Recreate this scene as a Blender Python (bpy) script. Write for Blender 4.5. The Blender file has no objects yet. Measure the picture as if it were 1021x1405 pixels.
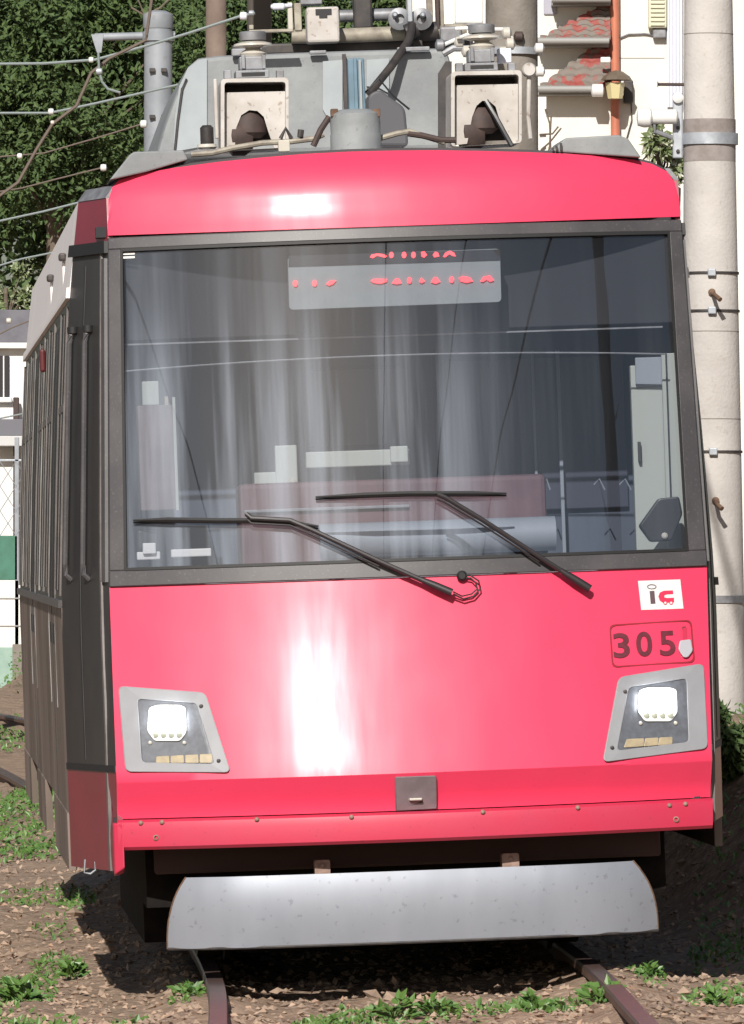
import bpy, bmesh, math, random
from mathutils import Vector, Matrix, noise
R = math.radians
SC = bpy.context.scene
COL = SC.collection
random.seed(7)

# ------------------------------------------------------------ camera, sky, sun
CH = 1.575; FPX = 11111.0; CX = 510.5; HY = 757.0      # eye height, focal length in photo pixels, principal column, horizon row
cd = bpy.data.cameras.new('camera'); cam = bpy.data.objects.new('camera', cd); COL.objects.link(cam)
cd.sensor_fit = 'HORIZONTAL'; cd.sensor_width = 36.0
cd.lens = 36.0*FPX/1021.0; cd.shift_y = (HY-702.5)/1021.0; cd.clip_end = 3000
cam.location = (0, 0, CH); cam.rotation_euler = (R(90), 0, 0)
SC.camera = cam
SUN_AZ, SUN_EL = R(9.5), R(32)                           # sun behind the camera, a little to its left
w = bpy.data.worlds.new('World'); SC.world = w; w.use_nodes = True
wt = w.node_tree; sky = wt.nodes.new('ShaderNodeTexSky'); sky.sky_type = 'NISHITA'; sky.sun_disc = False
sky.sun_elevation = SUN_EL; sky.sun_rotation = math.pi + SUN_AZ; sky.air_density = 1.0; sky.dust_density = 1.5
wt.links.new(sky.outputs[0], wt.nodes['Background'].inputs[0]); wt.nodes['Background'].inputs[1].default_value = 0.052
ld = bpy.data.lights.new('sun', 'SUN'); ld.energy = 4.9; ld.angle = R(0.5); ld.color = (1.0, 0.95, 0.88)
sun = bpy.data.objects.new('sun', ld); COL.objects.link(sun)
to_sun = Vector((-math.sin(SUN_AZ)*math.cos(SUN_EL), -math.cos(SUN_AZ)*math.cos(SUN_EL), math.sin(SUN_EL)))
sun.rotation_euler = to_sun.to_track_quat('Z', 'Y').to_euler()
SC.view_settings.view_transform = 'Standard'; SC.view_settings.look = 'None'
SC.view_settings.exposure = 0.18; SC.view_settings.gamma = 1.0

# ------------------------------------------------------------ materials
MATS = {}
def mat(name, col, rough=0.6, metal=0.0, col2=None, scale=8.0, amount=1.0, bump=0.0, bscale=None, coat=0.0,
        emit=None, estr=0.0, stretch=(1, 1, 1), lo=0.38, hi=0.64, spec=0.5, dirt=None, bdet=5):
    m = bpy.data.materials.new(name); m.use_nodes = True; nt = m.node_tree; N = nt.nodes; L = nt.links
    p = N['Principled BSDF']; MATS[name] = m
    p.inputs['Base Color'].default_value = (*col, 1); p.inputs['Roughness'].default_value = rough
    p.inputs['Metallic'].default_value = metal; p.inputs['Coat Weight'].default_value = coat
    p.inputs['Coat Roughness'].default_value = 0.21; p.inputs['Specular IOR Level'].default_value = spec
    tc = N.new('ShaderNodeTexCoord'); mp = N.new('ShaderNodeMapping'); L.new(tc.outputs['Object'], mp.inputs[0])
    mp.inputs['Scale'].default_value = stretch
    cur = None
    if col2 is not None:
        n = N.new('ShaderNodeTexNoise'); n.inputs['Scale'].default_value = scale; n.inputs['Detail'].default_value = 6
        n.inputs['Roughness'].default_value = 0.6
        L.new(mp.outputs[0], n.inputs['Vector'])
        r = N.new('ShaderNodeMapRange'); r.inputs[1].default_value = lo; r.inputs[2].default_value = hi
        r.inputs[4].default_value = amount; L.new(n.outputs[0], r.inputs[0])
        x = N.new('ShaderNodeMix'); x.data_type = 'RGBA'; x.inputs[6].default_value = (*col, 1); x.inputs[7].default_value = (*col2, 1)
        L.new(r.outputs[0], x.inputs[0]); cur = x.outputs[2]
        L.new(cur, p.inputs['Base Color'])
    if dirt:                                            # fine specks of grime
        n = N.new('ShaderNodeTexNoise'); n.inputs['Scale'].default_value = dirt[1]; n.inputs['Detail'].default_value = 3
        L.new(tc.outputs['Object'], n.inputs['Vector'])
        r = N.new('ShaderNodeMapRange'); r.inputs[1].default_value = dirt[2]; r.inputs[2].default_value = dirt[2]+0.06
        r.inputs[4].default_value = dirt[3]; L.new(n.outputs[0], r.inputs[0])
        x = N.new('ShaderNodeMix'); x.data_type = 'RGBA'; x.inputs[6].default_value = (*col, 1); x.inputs[7].default_value = (*dirt[0], 1)
        if cur: L.new(cur, x.inputs[6])
        L.new(r.outputs[0], x.inputs[0]); L.new(x.outputs[2], p.inputs['Base Color'])
    if bump:
        n = N.new('ShaderNodeTexNoise'); n.inputs['Scale'].default_value = bscale or scale; n.inputs['Detail'].default_value = bdet
        L.new(mp.outputs[0], n.inputs['Vector'])
        b = N.new('ShaderNodeBump'); b.inputs['Strength'].default_value = bump; b.inputs['Distance'].default_value = 0.02
        L.new(n.outputs[0], b.inputs['Height']); L.new(b.outputs[0], p.inputs['Normal'])
    if emit:
        p.inputs['Emission Color'].default_value = (*emit, 1); p.inputs['Emission Strength'].default_value = estr
    return m
red = mat('red_paint', (0.71, 0.044, 0.108), 0.46, 0, (0.66, 0.042, 0.102), 2.2, 0.8, bump=0.55, bscale=2.4, bdet=1.5, coat=0.22, spec=0.4, dirt=((0.33, 0.02, 0.04), 90, 0.70, 0.5))
red2 = mat('red_paint_dim_worn', (0.50, 0.024, 0.066), 0.5, 0, (0.46, 0.034, 0.08), 5, 0.6, bump=0.06, bscale=6, coat=0.15, dirt=((0.25, 0.03, 0.03), 70, 0.66, 0.6))  # same red made darker for weaker light on the bumper; specks are grime
def film(m, lo, hi):                                   # traffic film: the clear coat shines unevenly, in vertical wash streaks
    nt = m.node_tree; N = nt.nodes; L = nt.links; tc = N.new('ShaderNodeTexCoord'); mp = N.new('ShaderNodeMapping'); mp.inputs['Scale'].default_value = (9, 1, 1.1)
    L.new(tc.outputs['Object'], mp.inputs[0]); n = N.new('ShaderNodeTexNoise'); n.inputs['Scale'].default_value = 1.5; n.inputs['Detail'].default_value = 5; L.new(mp.outputs[0], n.inputs['Vector'])
    q = N.new('ShaderNodeMapRange'); q.inputs[1].default_value = .3; q.inputs[2].default_value = .7; q.inputs[3].default_value = lo; q.inputs[4].default_value = hi
    L.new(n.outputs[0], q.inputs[0]); L.new(q.outputs[0], N['Principled BSDF'].inputs['Coat Weight'])
film(red, 0.06, 0.30)
red_shaded = mat('side_red_shaded', (0.21, 0.013, 0.03), 0.35, 0, (0.15, 0.016, 0.03), 4, 0.6, coat=0.2)  # the front red darkened in colour, as the cab side gets little sun
frameside = mat('side_dark_grey', (0.045, 0.042, 0.044), 0.55, spec=0.2)
frameg = mat('dark_grey_paint', (0.055, 0.052, 0.056), 0.42, 0, (0.085, 0.08, 0.082), 5, 0.7, dirt=((0.16, 0.15, 0.14), 120, 0.62, 0.4))
sideg = mat('cab_side_grey', (0.024, 0.023, 0.025), 0.4, 0, (0.042, 0.039, 0.037), 3, 0.8, stretch=(1, 1, .3), spec=0.3)
rubber = mat('black_rubber', (0.012, 0.012, 0.013), 0.6)
blackm = mat('black_underframe', (0.009, 0.008, 0.008), 0.9, 0, (0.018, 0.015, 0.013), 9, spec=0.1)
wipm = mat('wiper_black', (0.022, 0.018, 0.020), 0.5)
steel = mat('side_stainless', (0.26, 0.205, 0.18), 0.55, 0.0, (0.11, 0.088, 0.07), 1.2, 0.9, stretch=(1, 1.2, .5), spec=0.2)
cream_side = mat('side_cream', (0.88, 0.85, 0.85), 0.5, 0.0, (0.78, 0.73, 0.72), 3, 0.8, stretch=(1, 4, .5))
swin = mat('side_window_glass', (0.022, 0.022, 0.026), 0.5, spec=0.15)
trim = mat('trim_metal', (0.14, 0.12, 0.115), 0.5, 0.1, (0.09, 0.08, 0.075), 12)
postm = mat('post_metal', (0.34, 0.34, 0.33), 0.35, 0.4, (0.14, 0.13, 0.12), 5, stretch=(1, 1, .6))
silver = mat('silver_guard', (0.38, 0.41, 0.47), 0.42, 0.5, (0.32, 0.35, 0.405), 3.5, 0.8, stretch=(1, 1, .4), bump=0.5, bscale=3.5, bdet=2, dirt=((0.15, 0.15, 0.175), 40, 0.64, 0.35))
rust = mat('rust_edge', (0.10, 0.055, 0.032), 0.85, 0, (0.17, 0.105, 0.07), 20)
brackm = mat('bracket_brown', (0.30, 0.20, 0.165), 0.7, 0, (0.2, 0.13, 0.1), 30)
lgrey = mat('light_grey_bezel', (0.27, 0.275, 0.295), 0.5, 0, (0.24, 0.245, 0.262), 8, dirt=((0.18, 0.17, 0.17), 160, 0.68, 0.4))
hous = mat('lamp_housing', (0.13, 0.14, 0.16), 0.35, 0.1, (0.10, 0.105, 0.12), 40)
lampm = mat('headlight_lens', (0.95, 0.96, 1.0), 0.2, emit=(0.95, 0.98, 1.0), estr=14.0)
ledm = mat('led_row', (0.30, 0.31, 0.25), 0.3, emit=(0.9, 0.95, 0.8), estr=0.15)
amber = mat('marker_lens', (0.40, 0.33, 0.21), 0.35, 0, (0.30, 0.25, 0.17), 30)
offw = mat('off_white_paint', (0.50, 0.475, 0.45), 0.6, 0, (0.36, 0.33, 0.30), 7, 0.8, dirt=((0.20, 0.14, 0.10), 40, 0.62, 0.6))
shroud = mat('roof_grey', (0.25, 0.265, 0.27), 0.65, 0, (0.18, 0.19, 0.20), 4, 0.9, bump=0.1, bscale=30, dirt=((0.14, 0.14, 0.14), 55, 0.64, 0.5))
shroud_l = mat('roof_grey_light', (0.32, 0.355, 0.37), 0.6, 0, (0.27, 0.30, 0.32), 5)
darkroof = mat('roof_dark_grey', (0.09, 0.075, 0.08), 0.75, 0, (0.08, 0.07, 0.072), 10)
bluep = mat('blue_grey_post', (0.13, 0.215, 0.28), 0.6, 0, (0.10, 0.165, 0.21), 9)
porc = mat('porcelain', (0.50, 0.48, 0.43), 0.25, 0, (0.5, 0.46, 0.40), 14)
greyp = mat('grey_metal', (0.27, 0.28, 0.30), 0.5, 0.3, (0.17, 0.17, 0.18), 14)
beige = mat('beige_tube', (0.36, 0.335, 0.27), 0.6, 0.1, (0.2, 0.17, 0.14), 12)
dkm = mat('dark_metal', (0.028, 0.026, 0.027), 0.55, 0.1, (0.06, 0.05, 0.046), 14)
brown = mat('brown_cable', (0.065, 0.04, 0.035), 0.7, 0, (0.04, 0.028, 0.026), 20)
white = mat('white_plastic', (0.66, 0.66, 0.65), 0.45)
greyink = mat('grey_ink', (0.10, 0.06, 0.075), 0.6)
redink = mat('red_ink', (0.72, 0.03, 0.08), 0.5)
numm = mat('number_brown', (0.09, 0.012, 0.020), 0.6, 0, (0.14, 0.015, 0.03), 30)
ledred = mat('led_red', (0.9, 0.05, 0.05), 0.4, emit=(1.0, 0.055, 0.07), estr=2.6)
signp = mat('sign_face', (0.26, 0.29, 0.30), 0.5, 0, (0.22, 0.25, 0.26), 6)
cabdark = mat('cab_dark', (0.022, 0.022, 0.026), 0.8)
cabblue = mat('cab_partition', (0.105, 0.125, 0.165), 0.8, 0, (0.075, 0.09, 0.12), 2.5, stretch=(3, 1, .4))
cabmar = mat('console_maroon', (0.16, 0.085, 0.095), 0.7, 0, (0.12, 0.065, 0.075), 6)
cabgrey = mat('console_grey', (0.27, 0.30, 0.34), 0.6)
cabbrown = mat('cab_box_brown', (0.17, 0.125, 0.125), 0.7, 0, (0.13, 0.095, 0.098), 9)
cabcream = mat('cab_cream', (0.40, 0.43, 0.39), 0.5)
partg = mat('partition_glass', (0.05, 0.055, 0.08), 0.35)
blackp = mat('black_plastic', (0.02, 0.02, 0.023), 0.4)
conc = mat('concrete_pole', (0.50, 0.475, 0.45), 0.85, 0, (0.41, 0.385, 0.365), 3, 1.0, bump=0.15, bscale=60, dirt=((0.36, 0.33, 0.30), 26, 0.63, 0.5))
concd = mat('weathered_concrete', (0.24, 0.22, 0.195), 0.9, 0, (0.17, 0.15, 0.13), 4, bump=0.2, bscale=50)
tapem = mat('pole_tape_brown', (0.20, 0.17, 0.155), 0.8, 0, (0.30, 0.27, 0.26), 9)
galv = mat('galvanised', (0.42, 0.45, 0.49), 0.5, 0.35, (0.30, 0.32, 0.35), 12)
spole = mat('grey_steel_pole', (0.29, 0.31, 0.34), 0.6, 0.1, (0.23, 0.25, 0.275), 6, dirt=((0.2, 0.2, 0.21), 30, 0.62, 0.4))
blackmat = mat('matt_black', (0.01, 0.01, 0.01), 0.95, spec=0.1)
wirem = mat('wire_grey', (0.20, 0.235, 0.235), 0.6, 0.1)
wired = mat('wire_brown', (0.13, 0.10, 0.08), 0.7)
wallm = mat('cream_render', (0.70, 0.69, 0.64), 0.9, 0, (0.64, 0.63, 0.58), 2, bump=0.15, bscale=80)
wallw = mat('white_render', (0.74, 0.73, 0.71), 0.9, 0, (0.64, 0.63, 0.61), 2)
tile = mat('red_tiles', (0.27, 0.06, 0.05), 0.7, 0, (0.17, 0.145, 0.125), 11, 1.0, lo=0.46, hi=0.52, bump=0.2, bscale=40)
gutter = mat('gutter_grey', (0.27, 0.27, 0.26), 0.55)
orange = mat('orange_downpipe', (0.50, 0.17, 0.10), 0.5, 0, (0.42, 0.14, 0.085), 5)
lou = mat('louvre_beige', (0.55, 0.55, 0.42), 0.6)
condm = mat('white_conduit', (0.66, 0.67, 0.75), 0.45)
glassy = mat('dark_window', (0.03, 0.03, 0.04), 0.1)
dgreen = mat('green_sheet', (0.035, 0.13, 0.085), 0.6, 0, (0.05, 0.17, 0.12), 6)
pgreen = mat('pale_green_panel', (0.28, 0.40, 0.34), 0.7, 0, (0.22, 0.33, 0.28), 8)
bark = mat('bark', (0.10, 0.075, 0.055), 0.9, 0, (0.17, 0.14, 0.11), 9, bump=0.4, bscale=25)
railm = mat('rail_steel', (0.16, 0.09, 0.06), 0.7, 0.1, (0.10, 0.06, 0.04), 18)
railtop = mat('rail_head_worn', (0.075, 0.055, 0.06), 0.42, 0.2, (0.13, 0.08, 0.06), 25)
woodm = mat('sleeper_wood', (0.10, 0.065, 0.045), 0.9, 0, (0.16, 0.11, 0.08), 9, stretch=(1, 6, 1))
soil = mat('soil', (0.31, 0.215, 0.15), 0.95, 0, (0.19, 0.13, 0.09), 7, 1.0, bump=0.9, bscale=28, dirt=((0.40, 0.31, 0.235), 34, 0.57, 0.8))
stone = mat('stones', (0.38, 0.275, 0.20), 0.9, 0, (0.20, 0.145, 0.11), 2.5)
litter = mat('dead_leaves', (0.33, 0.20, 0.13), 0.8, 0, (0.44, 0.33, 0.25), 6)
def leafmat(name, a, b, c):
    m = mat(name, a, 0.45, 0, b, 3.5, 1.0, lo=0.35, hi=0.65, dirt=(c, 16, 0.55, 0.9))
    m.node_tree.nodes['Principled BSDF'].inputs['Transmission Weight'].default_value = 0
    return m
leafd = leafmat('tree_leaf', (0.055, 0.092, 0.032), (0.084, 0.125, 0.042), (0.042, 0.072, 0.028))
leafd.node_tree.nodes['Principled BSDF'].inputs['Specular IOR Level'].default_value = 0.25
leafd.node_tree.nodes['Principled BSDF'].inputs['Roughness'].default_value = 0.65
leafw = leafmat('weed_leaf', (0.07, 0.15, 0.03), (0.11, 0.19, 0.045), (0.05, 0.12, 0.03))
leafs = leafmat('shrub_leaf', (0.10, 0.14, 0.05), (0.20, 0.24, 0.12), (0.45, 0.45, 0.35))

def glass_mat():
    m = bpy.data.materials.new('windscreen_glass'); m.use_nodes = True; nt = m.node_tree; N = nt.nodes; L = nt.links
    N.remove(N['Principled BSDF']); out = N['Material Output']
    tr = N.new('ShaderNodeBsdfTransparent'); tr.inputs[0].default_value = (0.80, 0.82, 0.86, 1)
    gl = N.new('ShaderNodeBsdfGlossy'); gl.inputs['Roughness'].default_value = 0.015
    ge = N.new('ShaderNodeNewGeometry'); dt = N.new('ShaderNodeVectorMath'); dt.operation = 'DOT_PRODUCT'
    L.new(ge.outputs['Incoming'], dt.inputs[0]); L.new(ge.outputs['Normal'], dt.inputs[1])
    def mth(op, a, b=None):
        q = N.new('ShaderNodeMath'); q.operation = op
        for i_, v_ in ((0, a), (1, b)):
            if v_ is None: continue
            if isinstance(v_, (int, float)): q.inputs[i_].default_value = v_
            else: L.new(v_, q.inputs[i_])
        return q.outputs[0]
    f5 = mth('POWER', mth('SUBTRACT', 1.0, mth('ABSOLUTE', dt.outputs['Value'])), 5.0)
    class fr: outputs = [mth('ADD', mth('MULTIPLY', f5, 0.86), 0.14)]
    mx = N.new('ShaderNodeMixShader'); L.new(fr.outputs[0], mx.inputs[0]); L.new(tr.outputs[0], mx.inputs[1]); L.new(gl.outputs[0], mx.inputs[2])
    df = N.new('ShaderNodeBsdfDiffuse'); df.inputs[0].default_value = (0.54, 0.61, 0.72, 1)
    tc = N.new('ShaderNodeTexCoord'); mp = N.new('ShaderNodeMapping'); mp.inputs['Scale'].default_value = (5.5, 0.5, 0.22)
    L.new(tc.outputs['Object'], mp.inputs[0])
    n = N.new('ShaderNodeTexNoise'); n.inputs['Scale'].default_value = 1.6; n.inputs['Detail'].default_value = 4; n.inputs['Roughness'].default_value = 0.62
    L.new(mp.outputs[0], n.inputs['Vector'])
    r = N.new('ShaderNodeMapRange'); r.inputs[1].default_value = 0.42; r.inputs[2].default_value = 0.72; r.inputs[3].default_value = 0.02; r.inputs[4].default_value = 0.30
    L.new(n.outputs[0], r.inputs[0])
    # the bluish film of dust streaks is denser over the left and centre of the pane, and low down
    sp = N.new('ShaderNodeSeparateXYZ'); L.new(tc.outputs['Object'], sp.inputs[0])
    gx = N.new('ShaderNodeMapRange'); gx.interpolation_type = 'SMOOTHSTEP'
    gx.inputs[1].default_value = -0.05; gx.inputs[2].default_value = 0.55; gx.inputs[3].default_value = 1.0; gx.inputs[4].default_value = 0.12
    L.new(sp.outputs[0], gx.inputs[0])
    gz = N.new('ShaderNodeMapRange'); gz.interpolation_type = 'SMOOTHSTEP'
    gz.inputs[1].default_value = 2.62; gz.inputs[2].default_value = 2.1; gz.inputs[3].default_value = 0.25; gz.inputs[4].default_value = 1.0
    L.new(sp.outputs[2], gz.inputs[0])
    mu = N.new('ShaderNodeMath'); mu.operation = 'MULTIPLY'; L.new(r.outputs[0], mu.inputs[0]); L.new(gx.outputs[0], mu.inputs[1])
    mu2 = N.new('ShaderNodeMath'); mu2.operation = 'MULTIPLY'; L.new(mu.outputs[0], mu2.inputs[0]); L.new(gz.outputs[0], mu2.inputs[1])
    mu3 = N.new('ShaderNodeMath'); mu3.operation = 'ADD'; L.new(mu2.outputs[0], mu3.inputs[0]); mu3.inputs[1].default_value = 0.012
    m2 = N.new('ShaderNodeMixShader'); L.new(mu3.outputs[0], m2.inputs[0]); L.new(mx.outputs[0], m2.inputs[1]); L.new(df.outputs[0], m2.inputs[2])
    L.new(m2.outputs[0], out.inputs[0]); return m
glassm = glass_mat()

# ------------------------------------------------------------ mesh helpers
class MB:
    def __init__(s): s.v = []; s.f = []; s.mi = []; s.cur = 0
    def add(s, vs, fs):
        b = len(s.v); s.v += [tuple(v) for v in vs]
        for f in fs: s.f.append([b+i for i in f]); s.mi.append(s.cur)
    def hexa(s, c):                                    # 8 corners: bottom ring 0-3, top ring 4-7
        s.add(c, [(3, 2, 1, 0), (4, 5, 6, 7), (0, 1, 5, 4), (1, 2, 6, 5), (2, 3, 7, 6), (3, 0, 4, 7)])
    def box(s, a, b):
        x0, y0, z0 = a; x1, y1, z1 = b
        s.hexa([(x0, y0, z0), (x1, y0, z0), (x1, y1, z0), (x0, y1, z0), (x0, y0, z1), (x1, y0, z1), (x1, y1, z1), (x0, y1, z1)])
    def tube(s, pts, r, n=10, cap=True):
        pts = [Vector(p) for p in pts]; rs = r if isinstance(r, (list, tuple)) else [r]*len(pts)
        rings = []
        up = Vector((0, 0, 1))
        for i, p in enumerate(pts):
            t = (pts[min(i+1, len(pts)-1)]-pts[max(i-1, 0)]).normalized()
            a = t.cross(up if abs(t.z) < 0.95 else Vector((0, 1, 0))).normalized(); b = t.cross(a)
            rings.append([p+(a*math.cos(2*math.pi*k/n)+b*math.sin(2*math.pi*k/n))*rs[i] for k in range(n)])
        vs = [v for ring in rings for v in ring]; fs = []
        for i in range(len(pts)-1):
            for k in range(n):
                fs.append((i*n+k, i*n+(k+1) % n, (i+1)*n+(k+1) % n, (i+1)*n+k))
        if cap: fs += [tuple(range(n))[::-1], tuple(range((len(pts)-1)*n, len(pts)*n))]
        s.add(vs, fs)
    def lathe(s, c, prof, n=28, axis='Z'):             # prof: (radius, height)
        vs = []; c = Vector(c)
        for r, h in prof:
            for k in range(n):
                a = 2*math.pi*k/n
                q = (r*math.cos(a), r*math.sin(a), h) if axis == 'Z' else ((r*math.cos(a), h, r*math.sin(a)) if axis == 'Y' else (h, r*math.cos(a), r*math.sin(a)))
                vs.append(c+Vector(q))
        fs = []
        for i in range(len(prof)-1):
            for k in range(n): fs.append((i*n+k, i*n+(k+1) % n, (i+1)*n+(k+1) % n, (i+1)*n+k))
        fs += [tuple(range(n))[::-1], tuple(range((len(prof)-1)*n, len(prof)*n))]
        s.add(vs, fs)
    def grid(s, rows, thick=None):                     # rows of points; thick: Vector to push the back skin
        m, n = len(rows), len(rows[0]); fr = [Vector(p) for r_ in rows for p in r_]; fs = []
        for i in range(m-1):
            for j in range(n-1): fs.append((i*n+j, i*n+j+1, (i+1)*n+j+1, (i+1)*n+j))
        if thick is None: s.add(fr, fs); return
        bk = [p+Vector(thick) for p in fr]; o = m*n
        fs += [tuple(o+k for k in f[::-1]) for f in fs]
        ring = [j for j in range(n)]+[i*n+n-1 for i in range(1, m)]+[(m-1)*n+j for j in range(n-2, -1, -1)]+[i*n for i in range(m-2, 0, -1)]
        for a in range(len(ring)):
            p, q = ring[a], ring[(a+1) % len(ring)]; fs.append((q, p, o+p, o+q))
        s.add(fr+bk, fs)
    def prism(s, poly, push):                          # closed outline pushed back
        n = len(poly); a = [Vector(p) for p in poly]; b = [p+Vector(push) for p in a]
        s.add(a+b, [tuple(range(n)), tuple(range(2*n-1, n-1, -1))]+[((i+1) % n, i, n+i, n+(i+1) % n) for i in range(n)])
    def ring(s, outer, inner, push):
        n = len(outer); P = Vector(push); o = [Vector(p) for p in outer]; q = [Vector(p) for p in inner]
        vs = o+q+[p+P for p in o]+[p+P for p in q]; fs = []
        for i in range(n):
            j = (i+1) % n
            fs += [(i, j, n+j, n+i), (2*n+j, 2*n+i, 3*n+i, 3*n+j), (j, i, 2*n+i, 2*n+j), (n+i, n+j, 3*n+j, 3*n+i)]
        s.add(vs, fs)
    def build(s, name, m, parent=None, smooth=False, bevel=0, flip=True):
        me = bpy.data.meshes.new(name); me.from_pydata(s.v, [], s.f)
        for mm in (m if isinstance(m, (list, tuple)) else [m]): me.materials.append(mm)
        for p, k in zip(me.polygons, s.mi): p.material_index = k
        if flip:
            b = bmesh.new(); b.from_mesh(me); bmesh.ops.recalc_face_normals(b, faces=b.faces); b.to_mesh(me); b.free()
        o = bpy.data.objects.new(name, me); COL.objects.link(o)
        if parent: o.parent = parent
        if bevel:
            md = o.modifiers.new('bevel', 'BEVEL'); md.width = bevel; md.segments = 2; md.limit_method = 'ANGLE'; md.angle_limit = R(35)
        if smooth:
            me.polygons.foreach_set('use_smooth', [True]*len(me.polygons))
            me.set_sharp_from_angle(angle=R(38))
        me.update(); return o
def thing(name, label, cat, loc=(0, 0, 0), group=None):
    o = bpy.data.objects.new(name, None); COL.objects.link(o); o.location = loc; o.empty_display_size = 0.2
    return tag(o, label, cat, group)
def tag(o, label, cat, group=None, kind=None):
    if label: o['label'] = label
    if cat: o['category'] = cat
    if group: o['group'] = group
    if kind: o['kind'] = kind
    return o
def rnd_poly(pts, r, seg=4):                           # rounded corners in 2-D, same count for same input size
    out = []; n = len(pts)
    for i in range(n):
        p = Vector(pts[i]); a = Vector(pts[i-1]); b = Vector(pts[(i+1) % n])
        da = (a-p); db = (b-p); ra = min(r, da.length*.45, db.length*.45); A = p+da.normalized()*ra; B = p+db.normalized()*ra
        for k in range(seg+1):
            t = k/seg; out.append(tuple((A*(1-t)**2+p*2*t*(1-t)+B*t*t)))
    return out
def lerp(tab, x):
    if x <= tab[0][0]: return tab[0][1]
    for (a, b), (c, d) in zip(tab, tab[1:]):
        if x <= c: return b+(d-b)*(x-a)/(c-a)
    return tab[-1][1]
def wpt(x, y, Y): return Vector(((x-CX)/FPX*Y, Y, CH+(HY-y)/FPX*Y))

# ============================================================ GROUND AND TRACK
# centre line of the track: a left-hand curve, canted by two degrees
CANT = R(2.0)
CL = [(-2, 0.75), (10, 0.53), (20, 0.345), (27, 0.195), (30, 0.13), (33, 0.0), (38, -0.28), (45, -0.74), (52.5, -1.37), (61.8, -2.26), (72, -3.5), (85, -5.4)]
def cl(y):
    for i in range(len(CL)-1):
        if y <= CL[i+1][0] or i == len(CL)-2:
            p0 = CL[max(i-1, 0)]; p1 = CL[i]; p2 = CL[i+1]; p3 = CL[min(i+2, len(CL)-1)]
            m1 = (p2[1]-p0[1])/(p2[0]-p0[0]); m2 = (p3[1]-p1[1])/(p3[0]-p1[0]); h = p2[0]-p1[0]; t = (y-p1[0])/h
            return (2*t**3-3*t*t+1)*p1[1]+(t**3-2*t*t+t)*h*m1+(-2*t**3+3*t*t)*p2[1]+(t**3-t*t)*h*m2
def sm(a, b, x):
    t = max(0, min(1, (x-a)/(b-a))); return t*t*(3-2*t)
def gh(x, y):
    d = x-cl(max(-2, min(85, y))); near = 1 if (20 < y < 75 and abs(x) < 9) else 0
    z = -0.105+math.tan(CANT)*max(-1.2, min(1.2, d))
    z -= 0.03*sm(0.8, 2.2, -d)
    z += 0.055*math.exp(-((abs(d)-0.708-0.06)/0.16)**2)
    z += (0.85*sm(1.25, 2.0, d)+0.30*sm(2.2, 4.5, d))*sm(31.0, 38.5, y)   # bank on the right beside the track
    if near:
        z += 0.045*(noise.noise(Vector((x*1.6, y*1.1, 0))))+0.022*noise.noise(Vector((x*6, y*5, 3)))+0.010*noise.noise(Vector((x*22, y*16, 7)))
    return z
def axis(segs):
    out = []
    for a, b, n in segs: out += [a+(b-a)*k/n for k in range(n)]
    return out+[segs[-1][1]]
xs = axis([(-600, -60, 6), (-60, -8, 8), (-8, -2.6, 18), (-2.6, 2.6, 110), (2.6, 8, 18), (8, 60, 8), (60, 600, 6)])
ys = axis([(-300, 0, 6), (0, 20, 8), (20, 27.5, 12), (27.5, 36, 110), (36, 50, 70), (50, 80, 40), (80, 200, 10), (200, 1500, 8)])
g = MB(); g.grid([[(x, y, gh(x, y)) for x in xs] for y in ys])
tag(g.build('ground', soil, None, smooth=True), None, None, kind='structure')

rt = thing('railway_track', 'curved street tram track with rusty rails under the red tram', 'track', (0, 30, 0))
def off_rail(y, s, dz):                                 # point at lateral offset s of the track centre, on the canted plane
    e = 0.05; t = Vector((cl(y+e)-cl(y-e), 2*e, 0)).normalized(); n = Vector((t.y, -t.x, 0))
    return Vector((cl(y), y, 0))+n*s*math.cos(CANT)+Vector((0, 0, s*math.sin(CANT)+dz))
def at_rt(v): return Vector(v)-Vector((0, 30, 0))
ysr = [0+k*0.5 for k in range(166)]
for sgn in (-1, 1):
    b = MB()
    prof = [(-0.034, -0.012), (-0.030, 0.0), (0.030, 0.0), (0.034, -0.012), (0.034, -0.036), (0.010, -0.048), (0.008, -0.115), (0.060, -0.132), (0.060, -0.142), (-0.060, -0.142), (-0.060, -0.132), (-0.008, -0.115), (-0.010, -0.048), (-0.034, -0.036)]
    rows = [[at_rt(off_rail(y, sgn*0.708+p[0], p[1]))for p in prof+[prof[0]]] for y in ysr]
    b.grid(rows); o = b.build('rail', [railm, railtop], rt)
    for i, p in enumerate(o.data.polygons):
        if i % len(prof) in (0, 1, 2): p.material_index = 1
for k in range(26):
    y = 27.2+k*0.72
    b = MB(); c = [at_rt(off_rail(yy, s, z)) for z in (-0.26, -0.13) for yy, s in ((y, -1.0), (y, 1.0), (y+.2, 1.0), (y+.2, -1.0))]
    b.hexa(c); b.build('sleeper', woodm, rt, bevel=0.01)

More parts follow.
